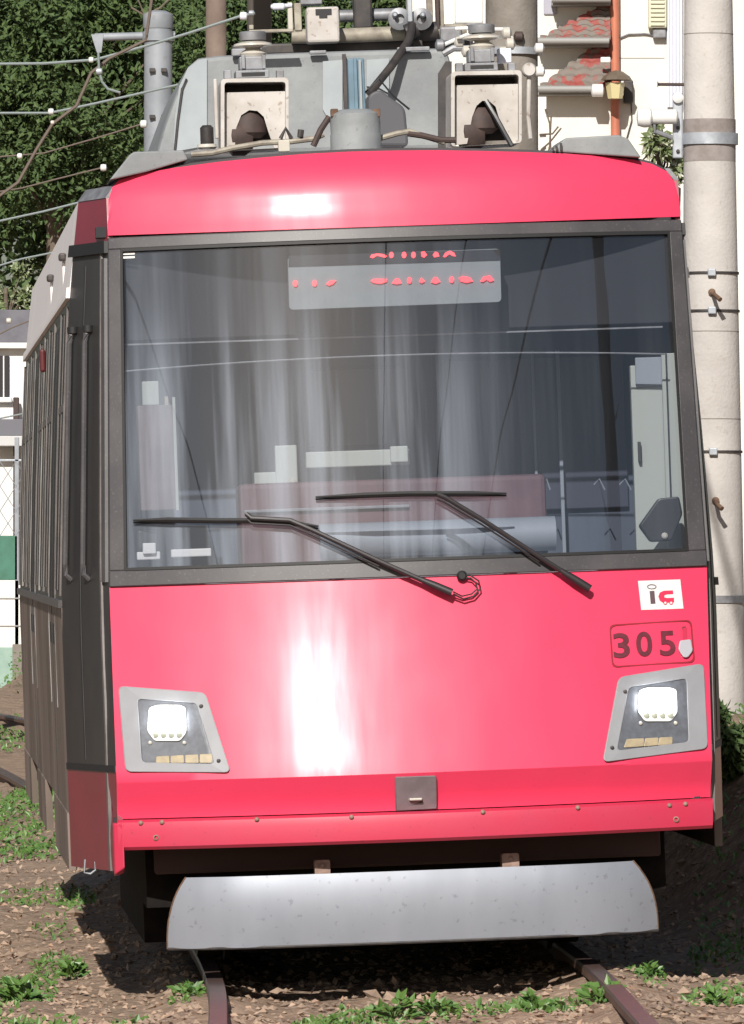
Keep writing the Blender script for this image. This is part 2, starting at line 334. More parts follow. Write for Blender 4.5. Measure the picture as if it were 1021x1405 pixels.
# loose stones, dead leaves and creeping weeds (nobody could count them)
def ground_xy(px, py, z=-0.11):
    Y = (CH-z)*FPX/(py-HY); return (px-CX)/FPX*Y, Y
b = MB(); rg = random.Random(3)
for k in range(9000):
    Y = 27.8+(rg.random()**1.6)*26; X = (rg.uniform(-60, 1090)-CX)/FPX*Y
    if abs(abs(X-cl(Y))-0.708) < 0.06: continue
    s = rg.uniform(0.006, 0.022)*(1.9 if rg.random() < .05 else 1); z = gh(X, Y)+s*.25
    c = Vector((X, Y, z)); m = Matrix.Rotation(rg.random()*6.3, 3, 'Z') @ Matrix.Rotation(rg.uniform(-.5, .5), 3, 'X')
    vs = [c+m @ Vector((dx*s*rg.uniform(.7, 1.2), dy*s*rg.uniform(.7, 1.2), dz*s*rg.uniform(.4, .9))) for dx, dy, dz in ((-1, 0, 0), (0, -1, 0), (1, 0, 0), (0, 1, 0), (0, 0, 1), (0, 0, -1))]
    b.add(vs, [(0, 1, 4), (1, 2, 4), (2, 3, 4), (3, 0, 4), (1, 0, 5), (2, 1, 5), (3, 2, 5), (0, 3, 5)])
tag(b.build('loose_stones', stone, flip=False), 'brown stones and grit strewn over the soil beside the track', 'stones', kind='stuff')
def leaf(b, c, d, nrm, L, W):                           # a folded leaf of four faces
    d = d.normalized(); s = d.cross(nrm).normalized(); n = s.cross(d)
    p = [c, c+d*L*.45+s*W*.5+n*W*.16, c+d*L, c+d*L*.45-s*W*.5+n*W*.16, c+d*L*.45]
    b.add(p, [(0, 1, 4), (1, 2, 4), (4, 2, 3), (0, 4, 3)])
def rv(rg): 
    while True:
        v = Vector((rg.uniform(-1, 1), rg.uniform(-1, 1), rg.uniform(-1, 1)))
        if 0.05 < v.length < 1: return v.normalized()
b = MB()
for k in range(2600):
    Y = 27.8+(rg.random()**1.5)*20; X = (rg.uniform(-60, 1090)-CX)/FPX*Y
    if abs(abs(X-cl(Y))-0.708) < 0.07: continue
    v = rv(rg); v.z *= .35
    leaf(b, Vector((X, Y, gh(X, Y)+.008)), v, Vector((rg.uniform(-.5, .5), rg.uniform(-.8, .2), 1)), rg.uniform(.02, .05), rg.uniform(.012, .026))
tag(b.build('leaf_litter', litter, flip=False), 'dry brown leaf litter scattered on the soil around the tram', 'dead leaves', kind='stuff')
b = MB()
def creep(b, px, py, rx, ry, n, rg, hmax=.05, L=(.02, .042)):
    for k in range(n):
        a = rg.random()*6.283; q = math.sqrt(rg.random()); X, Y = ground_xy(px+rx*q*math.cos(a), py+ry*q*math.sin(a))
        v = rv(rg); v.z = abs(v.z)*.7+.15
        z = gh(X, Y)+rg.random()**1.5*hmax*(1.15-q)
        leaf(b, Vector((X, Y, z)), v, Vector((rg.uniform(-.6, .6), rg.uniform(-1, .1), 1)), rg.uniform(*L), rg.uniform(L[0]*.5, L[1]*.55))
for px, py, rx, ry, n in ((30, 1118, 60, 24, 900), (60, 1100, 30, 18, 300), (-10, 1160, 60, 14, 260), (70, 1165, 50, 10, 260), (10, 978, 40, 15, 400), (5, 1022, 45, 13, 300), (40, 1222, 80, 9, 240),
                          (105, 1228, 30, 12, 160), (20, 1345, 60, 24, 420), (80, 1318, 40, 16, 260), (60, 1395, 60, 10, 120), (255, 1375, 22, 10, 90), (-10, 1390, 60, 20, 200), (180, 1400, 30, 8, 60),
                          (985, 1390, 50, 16, 260), (890, 1372, 26, 12, 120), (1000, 1330, 60, 10, 160), (75, 1268, 30, 14, 60), (560, 1402, 160, 12, 500), (760, 1398, 100, 12, 380), (470, 1410, 80, 10, 160)):
    creep(b, px, py, rx, ry, n, rg, hmax=.05 if py > 1180 else .12, L=(.018, .04) if py > 1180 else (.03, .06))
for k in range(2600):                                   # shaded verge on the right, behind the tram
    Y = rg.uniform(31, 60); X = (rg.uniform(955, 1120)-CX)/FPX*Y
    v = rv(rg); v.z = abs(v.z)+.2
    leaf(b, Vector((X, Y, gh(X, Y)+rg.random()**2*.06)), v, Vector((rg.uniform(-.6, .6), -.6, 1)), rg.uniform(.02, .05), rg.uniform(.010, .024))
tag(b.build('creeping_weeds', leafw, flip=False), 'low green weeds creeping over the soil along the track', 'weeds', kind='stuff')
def plant(px, py, n, L, H, label, seed, m=leafw):
    rg = random.Random(seed); X, Y = ground_xy(px, py); z0 = gh(X, Y)
    t = thing('weed_plant', label, 'weed', (X, Y, z0), 'leafy weeds growing in front of the tram')
    b = MB(); s = MB()
    for k in range(n):
        a = rg.random()*6.283; el = rg.uniform(.15, 1.3); d = Vector((math.cos(a)*math.cos(el), math.sin(a)*math.cos(el), math.sin(el)))
        tip = d*H*rg.uniform(.45, 1); s.tube([(0, 0, -.01), tip*.5+Vector((0, 0, .01)), tip], .0016, 4)
        for j in range(rg.randint(3, 5)):
            v = (d+rv(rg)*.9); v.z = abs(v.z)*.5+.05
            leaf(b, tip*rg.uniform(.6, 1), v, Vector((rg.uniform(-.4, .4), -.8, .9)), L*rg.uniform(.8, 1.5), L*rg.uniform(.5, .85))
    b.build('foliage', m, t, flip=False); s.build('stem', m, t)
plant(540, 1404, 16, .042, .09, 'leafy green weed in front of the middle of the silver guard', 1)
plant(598, 1402, 14, .040, .075, 'small leafy weed just right of the middle weed under the guard', 2)
plant(735, 1404, 20, .042, .085, 'broad green weed left of the right hand rail', 3)
plant(822, 1402, 14, .044, .085, 'bright green weed touching the inner side of the right rail', 4)
plant(466, 1402, 5, .030, .05, 'tiny pale weed sprouting alone left of the middle weed', 5)
plant(890, 1376, 9, .035, .05, 'small weed at the outer side of the right rail', 6)
plant(262, 1378, 10, .035, .06, 'small weed at the outer side of the left rail', 7)
plant(985, 1404, 12, .036, .07, 'weed patch on the lit soil at the right edge', 8)
plant(100, 1336, 16, .045, .07, 'round weed clump on the lit soil left of the tram shadow', 9)
plant(28, 1366, 20, .05, .08, 'large weed clump on the soil at the lower left edge', 10)

# ============================================================ TRAM
YAW, ROLL = R(3.38), R(-2.0)
tram = thing('tram', 'red fronted tram with grey windscreen frame and lit headlights standing on the track', 'tram', (0.171, 30.0, 0.0))
tram.rotation_mode = 'XYZ'
MW = Matrix.Translation((0.171, 30.0, 0)) @ Matrix.Rotation(YAW, 4, 'Z') @ Matrix.Rotation(ROLL, 4, 'Y')
tram.matrix_world = MW
MI = MW.inverted(); C0 = MI @ Vector((0, 0, CH)); MI3 = MI.to_3x3()
PROF = [(0.0, 0.06), (0.44, 0.012), (0.47, 0.0), (0.60, 0.0), (0.61, 0.056), (0.65, 0.050), (0.757, 0.0), (0.765, 0.001), (0.85, 0.028), (1.00, 0.071), (1.12, 0.105), (1.25, 0.141), (1.38, 0.174), (1.49, 0.199), (2.10, 0.291), (2.75, 0.393), (2.86, 0.414), (2.96, 0.444), (3.03, 0.485), (3.08, 0.535), (3.2, 0.66)]
BOW = 0.235
def V(u, w_): return lerp(PROF, w_)+BOW*(u/1.1)**2
def ray(x, y): return MI3 @ Vector(((x-CX)/FPX, 1, (HY-y)/FPX))
def G(x, y, v):                                         # tram-local point at depth v
    d = ray(x, y); t = (v-C0.y)/d.y; return C0+d*t
def F(x, y, off=0.0):                                   # tram-local point on the front surface
    v = 0.15
    for _ in range(12): p = G(x, y, v); v = v*.4+.6*(V(p.x, p.z)-off)
    return G(x, y, v)
def S(u, w_, off=0.0): return Vector((u, V(u, w_)-off, w_))
Wy = lambda y, x=570: F(x, y).z
WB0, WB1, WCR, WP1 = Wy(1155), Wy(1113), Wy(1062), Wy(791)
WG0, WG1, WF1 = Wy(769), Wy(326), Wy(310)
eLt = [(F(163, 1170).z, F(163, 1170).x), (F(150, 803).z, F(150, 803).x), (F(148, 323).z, F(148, 323).x)]
eRt = [(F(977, 1140).z, F(977, 1140).x), (F(970, 777).z, F(970, 777).x), (F(934, 297).z, F(934, 297).x)]
eL = lambda w_: lerp(eLt, w_); eR = lambda w_: lerp(eRt, w_)
print('edges', eLt, eRt, 'W', WB0, WB1, WCR, WP1, WG0, WG1, WF1)
def fgrid(ws, l, r, nu, off=0, th=0.02, name=None, m=None, parent=tram, smooth=True, bevel=0):
    b = MB(); rows = []
    for w_ in ws:
        a, c = l(w_), r(w_); rows.append([S(a+(c-a)*k/nu, w_, off) for k in range(nu+1)])
    b.grid(rows, (0, th, 0)); return b.build(name, m, parent, smooth=smooth, bevel=bevel)
def span(a, b, n): return [a+(b-a)*k/n for k in range(n+1)]
# -- lower red panel, bumper beam
fgrid(span(WB1+.004, WCR-.003, 4)+span(WCR+.004, WP1-.002, 14), eL, eR, 44, 0, .03, 'lower_front_panel', red, bevel=0)
bm_ = MB()
rows = []
for w_, o_ in ((WB0, .012), (WB0+.012, .026), (WB1-.035, .030), (WB1-.008, .024), (WB1, .008)):
    a, c = eL(w_)-.002, eR(w_)+.002; rows.append([Vector((a+(c-a)*k/44, BOW*((a+(c-a)*k/44)/1.1)**2-o_+.01, w_)) for k in range(45)])
bm_.grid(rows, (0, .06, 0)); beam = bm_.build('bumper_beam', red2, tram, smooth=True)
for x, y in ((193, 1129), (222, 1128), (352, 1124), (482, 1121), (662, 1114), (792, 1108), (918, 1105), (940, 1103)):
    p = F(x, y); q = Vector((p.x, BOW*(p.x/1.1)**2-.016, p.z)); b = MB(); b.lathe(q, [(.009, .012), (.009, -.004), (.005, -.009), (0.001, -.010)], 12, 'Y'); b.build('bolt', brackm, beam, smooth=True)
for x, y in ((214, 1149), (927, 1124)):
    p = F(x, y); q = Vector((p.x, BOW*(p.x/1.1)**2-.018, p.z)); b = MB(); b.lathe(q, [(.011, .004), (.011, -.004), (.007, -.006), (.006, .002)], 14, 'Y'); b.build('bolt_hole', brackm, beam, smooth=True)
# -- fascia above the windscreen
topc = [(148, 300), (149, 275), (154, 257), (163, 247), (190, 239), (240, 230), (300, 222), (360, 216), (420, 211), (480, 208), (540, 206.5), (600, 206), (660, 207), (720, 208.5), (780, 211), (830, 214.5), (870, 219), (895, 225), (915, 235), (926, 250), (932, 272), (934, 290)]
b = MB(); rows = []; nr = 9
bot = [F(x, 0).x*0 for x, y in topc]
for k in range(nr+1):
    t = k/nr; row = []
    for (x, y) in topc:
        yb = 323-26*(x-150)/785.0
        row.append(F(x, yb+(y-yb)*t))
    rows.append(row)
b.grid(rows, (0, .03, 0)); b.build('upper_front_panel', red, tram, smooth=True)
# dark roof rim behind the fascia top
b = MB(); rim = []
for x, y in topc: p = F(x, y); rim.append(p)
b.grid([[p+Vector((0, .012, .000)) for p in rim], [Vector((p.x, p.y+.03, p.z+.011)) for p in rim], [Vector((p.x*.985, p.y+.6, p.z+.02)) for p in rim], [Vector((p.x*.985, p.y+.9, p.z-.1)) for p in rim]], None)
b.build('roof_rim', darkroof, tram, smooth=True)
# -- windscreen frame and glass
FO = .014
fgrid([WP1, WG0], eL, eR, 40, FO, .05, 'windscreen_sill', frameg, bevel=.004)
fgrid([WG1, WF1], eL, eR, 40, FO, .05, 'windscreen_header', frameg, bevel=.004)
gLt = [(F(170, 783).z, F(171, 783).x), (F(165, 337).z, F(165, 337).x)]; gRt = [(F(943, 757).z, F(944, 757).x), (F(917, 316).z, F(918, 316).x)]
gL = lambda w_: lerp(gLt, w_); gR = lambda w_: lerp(gRt, w_)
ws = span(WG0, WG1, 10)
fgrid(ws, eL, gL, 3, FO, .05, 'windscreen_pillar', frameg, bevel=.004)
fgrid(ws, gR, eR, 3, FO, .05, 'windscreen_pillar', frameg, bevel=.004)
for lo, hi, l, r in ((WG0-.001, WG0+.010, gL, gR), (WG1-.010, WG1+.001, gL, gR)): fgrid([lo, hi], l, r, 40, FO+.003, .02, 'gasket', rubber)
fgrid(ws, lambda q: gL(q)-.002, lambda q: gL(q)+.008, 1, FO+.003, .02, 'gasket', rubber); fgrid(ws, lambda q: gR(q)-.008, lambda q: gR(q)+.002, 1, FO+.003, .02, 'gasket', rubber)
b = MB(); b.grid([[S(gL(w_)+(gR(w_)-gL(w_))*k/40, w_, 0.0) for k in range(41)] for w_ in span(WG0, WG1, 16)]); b.build('windscreen', glassm, tram, smooth=True)
for yy in (348.5, 353.5):
    b = MB(); b.prism([F(x, y, .003) for x, y in ((169, yy-1.6), (185, yy-2.2), (185, yy+.6), (169, yy+1.3))], (0, .002, 0)); b.build('mark', white, tram)
# -- body behind the face: chamfered cab side, long side, roof
SH = [(0.40, 1.250), (1.4, 1.254), (2.0, 1.222), (2.6, 1.182), (2.95, 1.135)]
def side_u(w_): return lerp(SH, w_)
CV = 0.95                                              # depth where the cab side meets the long side
def CH_(t, w_, s, off=0.0):                             # point on the cab side, t 0 at the face, 1 at the long side
    e = eL(w_) if s < 0 else eR(w_)
    a = S(e, w_, -.012); c = Vector((s*side_u(w_), CV, w_)); n = Vector((s*.985, -.17, 0))
    return a.lerp(c, t)+n*off
def cside(t0, t1, w0, w1, s, off, th, name, m, bevel=0, parent=tram):
    b = MB(); b.grid([[CH_(t0+(t1-t0)*k/4, w_, s, off) for k in range(5)] for w_ in span(w0, w1, 8)], (-s*th, 0, 0)); return b.build(name, m, parent, smooth=True, bevel=bevel)
for s in (-1, 1):
    cside(0, 1, 2.785, 2.95, s, 0, .02, 'cab_side_top', red_shaded)
    cside(-.01, 1.03, 2.74, 2.785, s, .016, .03, 'drip_strip', rubber)
    cside(0, 1, .815, 2.74, s, 0, .02, 'cab_side_panel', sideg)
    cside(0, 1, .42 if s < 0 else .52, .79, s, 0, .02, 'cab_side_skirt', red_shaded)
    cside(0, 1, .79, .815, s, .004, .02, 'side_seam', rubber)
    cside(.14, .17, .42 if s < 0 else .52, 2.74, s, .008, .012, 'corner_trim', trim)
    cside(.02, .10, 1.50, 2.72, s, .012, .015, 'edge_strip', frameg)
    cside(.60, .62, .83, 2.7, s, .003, .006, 'panel_seam', rubber)
    for t in ((.42, .80) if s < 0 else ()):
        b = MB(); b.tube([CH_(t, 2.46, s, -.002), CH_(t, 2.44, s, .02), CH_(t, 2.41, s, .024), CH_(t, 1.57, s, .024), CH_(t, 1.53, s, .02), CH_(t, 1.51, s, -.002)], .011, 8); b.build('handrail', frameg, tram, smooth=True)
        b = MB(); b.lathe(CH_(t, 2.46, s, .012), [(.022, -.012), (.022, .012)], 12); b.build('handrail_bracket', rubber, tram, smooth=True)
# bumper corner post at the left lower edge
for s in (-1,):
    e = eL(.45) if s < 0 else eR(.45)
    b = MB(); b.hexa([(e-s*.02, .20, .435), (e+s*.018, .225, .41), (e+s*.018, .32, .40), (e-s*.02, .32, .41), (e-s*.02, .20, WB1-.01), (e+s*.018, .225, WB1-.01), (e+s*.018, .32, WB1-.01), (e-s*.02, .32, WB1-.01)])
    b.build('corner_post', red2, tram, bevel=.006)
# long side
LEN = 11.3
def sidewall(v0, v1, w0, w1, s, off, th, name, m, nv=1, parent=tram, bevel=0):
    b = MB(); b.grid([[(s*(side_u(w_)+off), v0+(v1-v0)*k/nv, w_) for k in range(nv+1)] for w_ in span(w0, w1, 5)], (-s*th, 0, 0)); return b.build(name, m, parent, smooth=False, bevel=bevel)
for s in (-1, 1):
    sidewall(CV, LEN, .62, 1.43, s, 0, .03, 'lower_side', steel, 8)
    sidewall(CV, LEN, 1.43, 2.62, s, -.004, .03, 'window_band', sideg, 8)
    sidewall(CV, LEN, 2.62, 2.95, s, 0, .03, 'upper_side', cream_side, 8)
    for v0, v1 in ((1.05, 3.6), (5.6, 7.4), (9.3, 11.2)): sidewall(v0, v1, .40, .62, s, .006, .03, 'side_skirt', steel, 2)
    sidewall(CV, LEN, 2.585, 2.625, s, .012, .03, 'rain_gutter', cream_side, 4)
    sidewall(CV, LEN, 1.405, 1.435, s, .012, .03, 'waist_rail', frameg, 4)
    v = 1.25; k = 0
    while v < LEN-.7:
        door = k in (1, 5)
        wd = 1.15 if door else .95
        if door:
            d = sidewall(v, v+wd, 0.55, 2.52, s, -.001, .02, 'door', frameside, 2)
            for q in (0, 1):
                sidewall(v+.06+q*.56, v+.06+q*.56+.46, 1.25, 2.42, s, .001, .012, 'door_window', swin, 1, d)
            sidewall(v+.565, v+.585, 0.56, 2.5, s, .003, .012, 'door_seal', rubber, 1, d)
        else:
            f_ = sidewall(v, v+wd, 1.47, 2.54, s, -.001, .02, 'side_window', swin, 1)
            sidewall(v+.44, v+.48, 1.47, 2.54, s, .002, .01, 'window_bar', trim, 1, f_)
            sidewall(v, v+wd, 2.16, 2.19, s, .002, .01, 'window_bar', trim, 1, f_)
        for e in (v-.05, v+wd+.01): sidewall(e, e+.035, 1.0 if door else 1.45, 2.56, s, .003, .03, 'window_post', postm if k % 2 else trim)
        v += wd+.14; k += 1
    for v in (2.4, 4.9):
        b = MB(); b.box((s*(side_u(2.8)-.0), v, 2.78), (s*(side_u(2.8)+.030), v+.10, 2.81)); b.build('side_lamp', dkm, tram, bevel=.008)
        b = MB(); b.box((s*(side_u(2.78)+.002), v+.04, 2.62), (s*(side_u(2.78)+.014), v+.06, 2.78)); b.build('side_pipe', cream_side, tram, bevel=.005)
    b = MB(); b.box((s*(side_u(2.4)+.0), 5.3, 2.40), (s*(side_u(2.4)+.025), 5.40, 2.50)); b.build('side_marker', mat('marker_red', (.09, .012, .015), .5) if 'marker_red' not in MATS else MATS['marker_red'], tram, bevel=.01)
# roof (cross-section swept back)
sec = [(1.135, 2.94), (1.11, 2.985), (1.05, 3.01), (.92, 3.03), (.6, 3.05), (.25, 3.06), (0, 3.062)]
sec = [(-a, z) for a, z in sec]+[(a, z) for a, z in sec[::-1][1:]]
b = MB(); rows = []
for v in (CV, CV+.4, LEN-.3, LEN-.05, LEN): rows.append([(u*(1 if v < LEN-.1 else .97), v, z-(0 if v < LEN-.2 else .03 if v < LEN-.01 else .12)) for u, z in sec])
b.grid(rows); b.build('roof', cream_side, tram, smooth=True)
# cab roof from fascia rim to the long roof
b = MB(); A = []; n = len(rim)
for i, p in enumerate(rim): A.append(p+Vector((0, .02, -.004)))
Bq = []
for p in rim:
    u = p.x*1.03; z = lerp([(-1.15, 2.93), (-1.12, 2.985), (-1.05, 3.005), (-.92, 3.02), (-.6, 3.04), (0, 3.055), (.6, 3.04), (.92, 3.02), (1.05, 3.005), (1.12, 2.985), (1.15, 2.93)], u); Bq.append(Vector((u, CV+.01, z)))
b.grid([A, Bq]); b.build('cab_roof', darkroof, tram, smooth=True)
for s in (-1, 1):                                       # grey strip over the cab side
    b = MB(); b.grid([[CH_(t, 2.95, s, .004) for t in (0, .5, 1)], [Vector((s*(abs(CH_(t, 2.95, s).x)-.03), CH_(t, 2.95, s).y, 2.995)) for t in (0, .5, 1)]], (-s*.02, 0, -.0)); b.build('roof_edge', greyp, tram)
# rear wall, floor, added light baffles
b = MB(); b.box((-1.12, LEN-.03, .5), (1.12, LEN, 2.9)); b.build('rear_wall', blackm, tram)
b = MB(); b.box((-1.10, .30, .50), (1.10, LEN-.03, .58)); b.box((-.98, .5, .27), (.98, LEN-.2, .50)); b.box((-.97, 1.3, .10), (-.85, 4.6, .27)); b.box((.85, 1.3, .10), (.97, 4.6, .27)); b.box((-.60, 1.1, .06), (.60, 1.3, .27)); b.build('underframe_and_baffles', blackm, tram)  # low side and cross boxes are added to block light under the tram
b = MB(); b.box((-.95, .34, .40), (.95, .46, .52)); b.build('headstock', mat('headstock_brown', (.05, .028, .024), .85), tram, bevel=.01)
for vc in (1.9, 3.6, 8.3, 10.0):
    for s in (-1, 1):
        b = MB(); b.lathe((s*.70, vc, .31), [(.05, -.05), (.30, -.05), (.30, .05), (.325, .055), (.325, .075), (.05, .075)] if s < 0 else [(.05, -.075), (.325, -.075), (.325, -.055), (.30, -.05), (.30, .05), (.05, .05)], 28, 'X'); b.build('wheel', dkm, tram, smooth=True)
    b = MB(); b.tube([(-.8, vc, .31), (.8, vc, .31)], .06); b.build('axle', dkm, tram, smooth=True)
b = MB(); p = G(121, 1190, .6); b.tube([p+Vector((-.012, 0, .03)), p+Vector((-.014, 0, -.02)), p+Vector((.008, 0, -.025)), p+Vector((.026, 0, -.012)), p+Vector((.028, 0, .02))], .004, 6); b.build('hook', galv, tram, smooth=True)

# -- silver life guard
def VG(u): return .14+.11*u*u+.75*max(0, abs(u)-.58)**2
b = MB(); rows = []
gt = [G(256, 1205, .2), G(870, 1182, .2)]; gb = [G(232, 1303, .2), G(907, 1280, .2)]
zt = (gt[0].z+gt[1].z)/2; zb = (gb[0].z+gb[1].z)/2; ut = (gt[0].x, gt[1].x); ub = (gb[0].x, gb[1].x)
for k in range(11):
    t = k/10; z = zb+(zt-zb)*t; e = t**2.6; l = ub[0]+(ut[0]-ub[0])*e; r = ub[1]+(ut[1]-ub[1])*e
    rows.append([(l+(r-l)*j/40, VG(l+(r-l)*j/40)-.025*math.sin(t*2.2), z) for j in range(41)])
b.grid(rows, (0, .012, 0)); lg = b.build('life_guard', silver, tram, smooth=True)
for j in (0, -1):
    b = MB(); b.tube([Vector(r_[j])+Vector((0, .004, 0)) for r_ in rows], .005, 6); b.build('guard_edge', rust, lg, smooth=True)
b = MB(); b.tube([Vector(q) for q in rows[0][::4]], .006, 6); b.build('guard_rim', dkm, lg, smooth=True)
for x0, y0, x1, y1 in ((431, 1180, 453, 1200), (688, 1171, 712, 1190)):
    a = G(x0, y0, .2); c = G(x1, y1, .2); b = MB(); b.prism([Vector((p[0], .17, p[1])) for p in rnd_poly([(a.x, c.z-.02), (c.x, c.z-.02), (c.x, a.z), (a.x, a.z)], .008)], (0, .09, 0)); k = b.build('guard_bracket', brackm, lg)
    b = MB(); b.lathe(((a.x+c.x)/2, .168, (a.z+c.z)/2+.008), [(.009, .004), (.009, -.005), (.004, -.009)], 10, 'Y'); b.build('bolt', brackm, k, smooth=True)
# -- coupler cover
q = [(542, 1066), (599, 1064), (600, 1110), (543, 1113)]
b = MB(); b.prism([F(x, y, .02) for x, y in rnd_poly(q, 3)], (0, .04, 0)); cc = b.build('coupler_cover', mat('cover_grey', (.21, .17, .185), .5, .1, (.16, .13, .14), 12), tram, bevel=.004)
b = MB(); b.prism([F(x, y, .0235) for x, y in rnd_poly([(559, 1093), (582, 1092), (582, 1104), (559, 1105)], 3)], (0, .002, 0)); b.build('handle_recess', dkm, cc)
b = MB(); b.tube([F(562, 1097, .022), F(563, 1097, .036), F(578, 1096.5, .036), F(579, 1096.5, .022)], .005, 8); b.build('handle', porc, cc, smooth=True)

# -- headlights
def headlight(out, inn, lamp, leds, blocks, screws):
    o = [F(x, y, .012) for x, y in rnd_poly(out, 9)]; i_ = [F(x, y, .012) for x, y in rnd_poly(inn, 6)]
    b = MB(); b.ring(o, i_, (0, .03, 0)); h = b.build('headlight', lgrey, tram, smooth=False, bevel=.003)
    b = MB(); b.ring([p+Vector((0, .004, 0)) for p in i_], [p.lerp(sum(i_, Vector())/len(i_), .03)+Vector((0, .05, 0)) for p in i_], (0, .003, 0)); b.build('gasket', rubber, h)
    b = MB(); b.prism([p+Vector((0, -.0025, 0)) for p in [F(x, y, 0.003) for x, y in rnd_poly(inn, 6)]], (0, .02, 0)); b.build('housing', hous, h)
    x0, y0, x1, y1 = lamp
    q = rnd_poly([(x0+2, y0+3), (x0+14, y0-1), (x1-10, y0-1), (x1, y0+2), (x1+1, y1-12), (x1-8, y1), (x0+10, y1), (x0, y1-14)], 4)
    b = MB(); b.prism([F(x, y, .012) for x, y in q], (0, .012, 0)); b.build('lamp_rim', white, h, bevel=.003)
    q2 = rnd_poly([(x0+3, y0+4), (x0+14, y0+1), (x1-10, y0+1), (x1-2, y0+4), (x1-1, y1-17), (x0+2, y1-17)], 4)
    b = MB(); b.prism([F(x, y, .030) for x, y in q2], (0, .018, 0)); b.build('lamp_lens', lampm, h, bevel=.002)
    for k in range(4):
        x = x0+12+(x1-x0-21)*k/3.0; b = MB(); b.lathe(F(x, y1-9, .014), [(.0115, .004), (.0115, -.004), (.005, -.007)], 12, 'Y'); l_ = b.build('led', ledm, h, smooth=True)
    for dx, dy in ((-1, 3), (-1, 3)): pass
    for x in (x0+4, x1-2):
        b = MB(); b.lathe(F(x, y1+2, .008), [(.007, .004), (.007, -.004), (.003, -.006)], 10, 'Y'); b.build('clip', porc, h, smooth=True)
    for q in blocks:
        b = MB(); b.prism([F(x, y, .009) for x, y in rnd_poly(q, 1.5, 2)], (0, .006, 0)); b.build('marker_light', amber, h, bevel=.002)
    for x, y in screws:
        b = MB(); b.lathe(F(x, y, .012), [(.008, .003), (.008, -.003), (.004, -.005)], 10, 'Y'); b.build('screw', dkm, h, smooth=True)
headlight([(162, 941), (282, 950), (317, 1060), (172, 1059)], [(189, 959), (270, 965), (294, 1048), (195, 1046)], (202, 968, 255, 1017), 4,
          [[(214+k*20, 1038-k), (232+k*20, 1037-k), (233+k*20-(2 if k == 3 else 0), 1047), (214+k*20, 1047)] for k in range(4)], [(276, 969), (300, 1044)])
headlight([(849, 929), (966, 910), (972, 1027), (827, 1046)], [(863, 943), (942, 931), (945, 1018), (847, 1030)], (875, 944, 929, 990), 4,
          [[(866+k*19.5-(6 if k == 0 else 0), 1014-k), (884+k*19.5, 1013-k), (884+k*19.5, 1024-k*1.5), (864+k*19.5-(8 if k == 0 else 0), 1026-k*1.5)] for k in range(3)], [(858, 949), (840, 1026)])

# -- number plate, sticker, latch
b = MB(); b.ring([F(x, y, .004) for x, y in rnd_poly([(836, 857), (949, 850), (954, 909), (840, 916)], 8)], [F(x, y, .004) for x, y in rnd_poly([(838, 859), (947, 852), (952, 907), (842, 914)], 8)], (0, .003, 0)); b.build('number_panel', mat('groove_red', (.25, .012, .025), .6), tram)
def text_on_face(txt, quad, m, name, bold=.03, track=1.0):
    cu = bpy.data.curves.new('t', 'FONT'); cu.body = txt; cu.size = 1; cu.offset = bold; cu.space_character = track; cu.resolution_u = 6
    ob = bpy.data.objects.new('t', cu); COL.objects.link(ob); dg = bpy.context.evaluated_depsgraph_get()
    me = bpy.data.meshes.new_from_object(ob.evaluated_get(dg)); bpy.data.objects.remove(ob)
    X = [v.co.x for v in me.vertices]; Y = [v.co.y for v in me.vertices]; x0, x1, y0, y1 = min(X), max(X), min(Y), max(Y)
    (ax, ay), (bx_, by), (cx_, cy), (dx_, dy) = quad        # TL TR BR BL
    for v in me.vertices:
        s = (v.co.x-x0)/(x1-x0); t = (y1-v.co.y)/(y1-y0)
        px = (ax*(1-s)+bx_*s)*(1-t)+(dx_*(1-s)+cx_*s)*t; py = (ay*(1-s)+by*s)*(1-t)+(dy*(1-s)+cy*s)*t
        v.co = F(px, py, .0045)
    me.materials.clear(); me.materials.append(m); o = bpy.data.objects.new(name, me); COL.objects.link(o); o.parent = tram; return o
text_on_face('3', [(840.5, 869), (863, 868), (865, 902), (842.5, 903)], numm, 'digit', .02)
text_on_face('0', [(872, 867), (894, 866), (896, 900), (874, 901)], numm, 'digit', .02)
text_on_face('5', [(904, 866), (925, 865), (928, 899), (906, 900)], numm, 'digit', .02)
b = MB(); b.prism([F(x, y, .016) for x, y in rnd_poly([(933, 879), (948, 877), (951, 893), (944, 902), (938, 902), (931, 891)], 3)], (0, .016, 0)); k = b.build('latch', mat('latch_white', (.40, .40, .44), .45), tram, bevel=.003)
b = MB(); b.prism([F(x, y, .008) for x, y in ((937, 861), (942, 860.5), (943, 878), (937.5, 878.5))], (0, .008, 0)); b.build('latch_stem', red2, k)
b = MB(); b.prism([F(x, y, .008) for x, y in ((936.5, 860), (941, 859.5), (941, 863), (936.5, 863.5))], (0, .003, 0)); b.build('latch_slot', dkm, k)
sq = [(875.5, 797), (933.5, 795), (938, 835), (880, 837)]
b = MB(); b.prism([F(x, y, .003) for x, y in sq], (0, .003, 0)); st = b.build('sticker', white, tram)
def dec(pts, m, name, off=.0042):
    b = MB(); b.prism([F(x, y, off) for x, y in pts], (0, .001, 0)); return b.build(name, m, st)
dec([(891.5, 811), (898, 810.5), (899.5, 828), (893, 828.5)], greyink, 'letter_stem')
eo = [(894.5+6.5*math.cos(a), 805+3.4*math.sin(a)) for a in [k*math.pi/8 for k in range(16)]]; ei = [(894.5+5.3*math.cos(a), 805+2.4*math.sin(a)) for a in [k*math.pi/8 for k in range(16)]]
b = MB(); b.ring([F(x, y, .0042) for x, y in eo], [F(x, y, .0042) for x, y in ei], (0, .001, 0)); b.build('letter_dot', greyink, st)
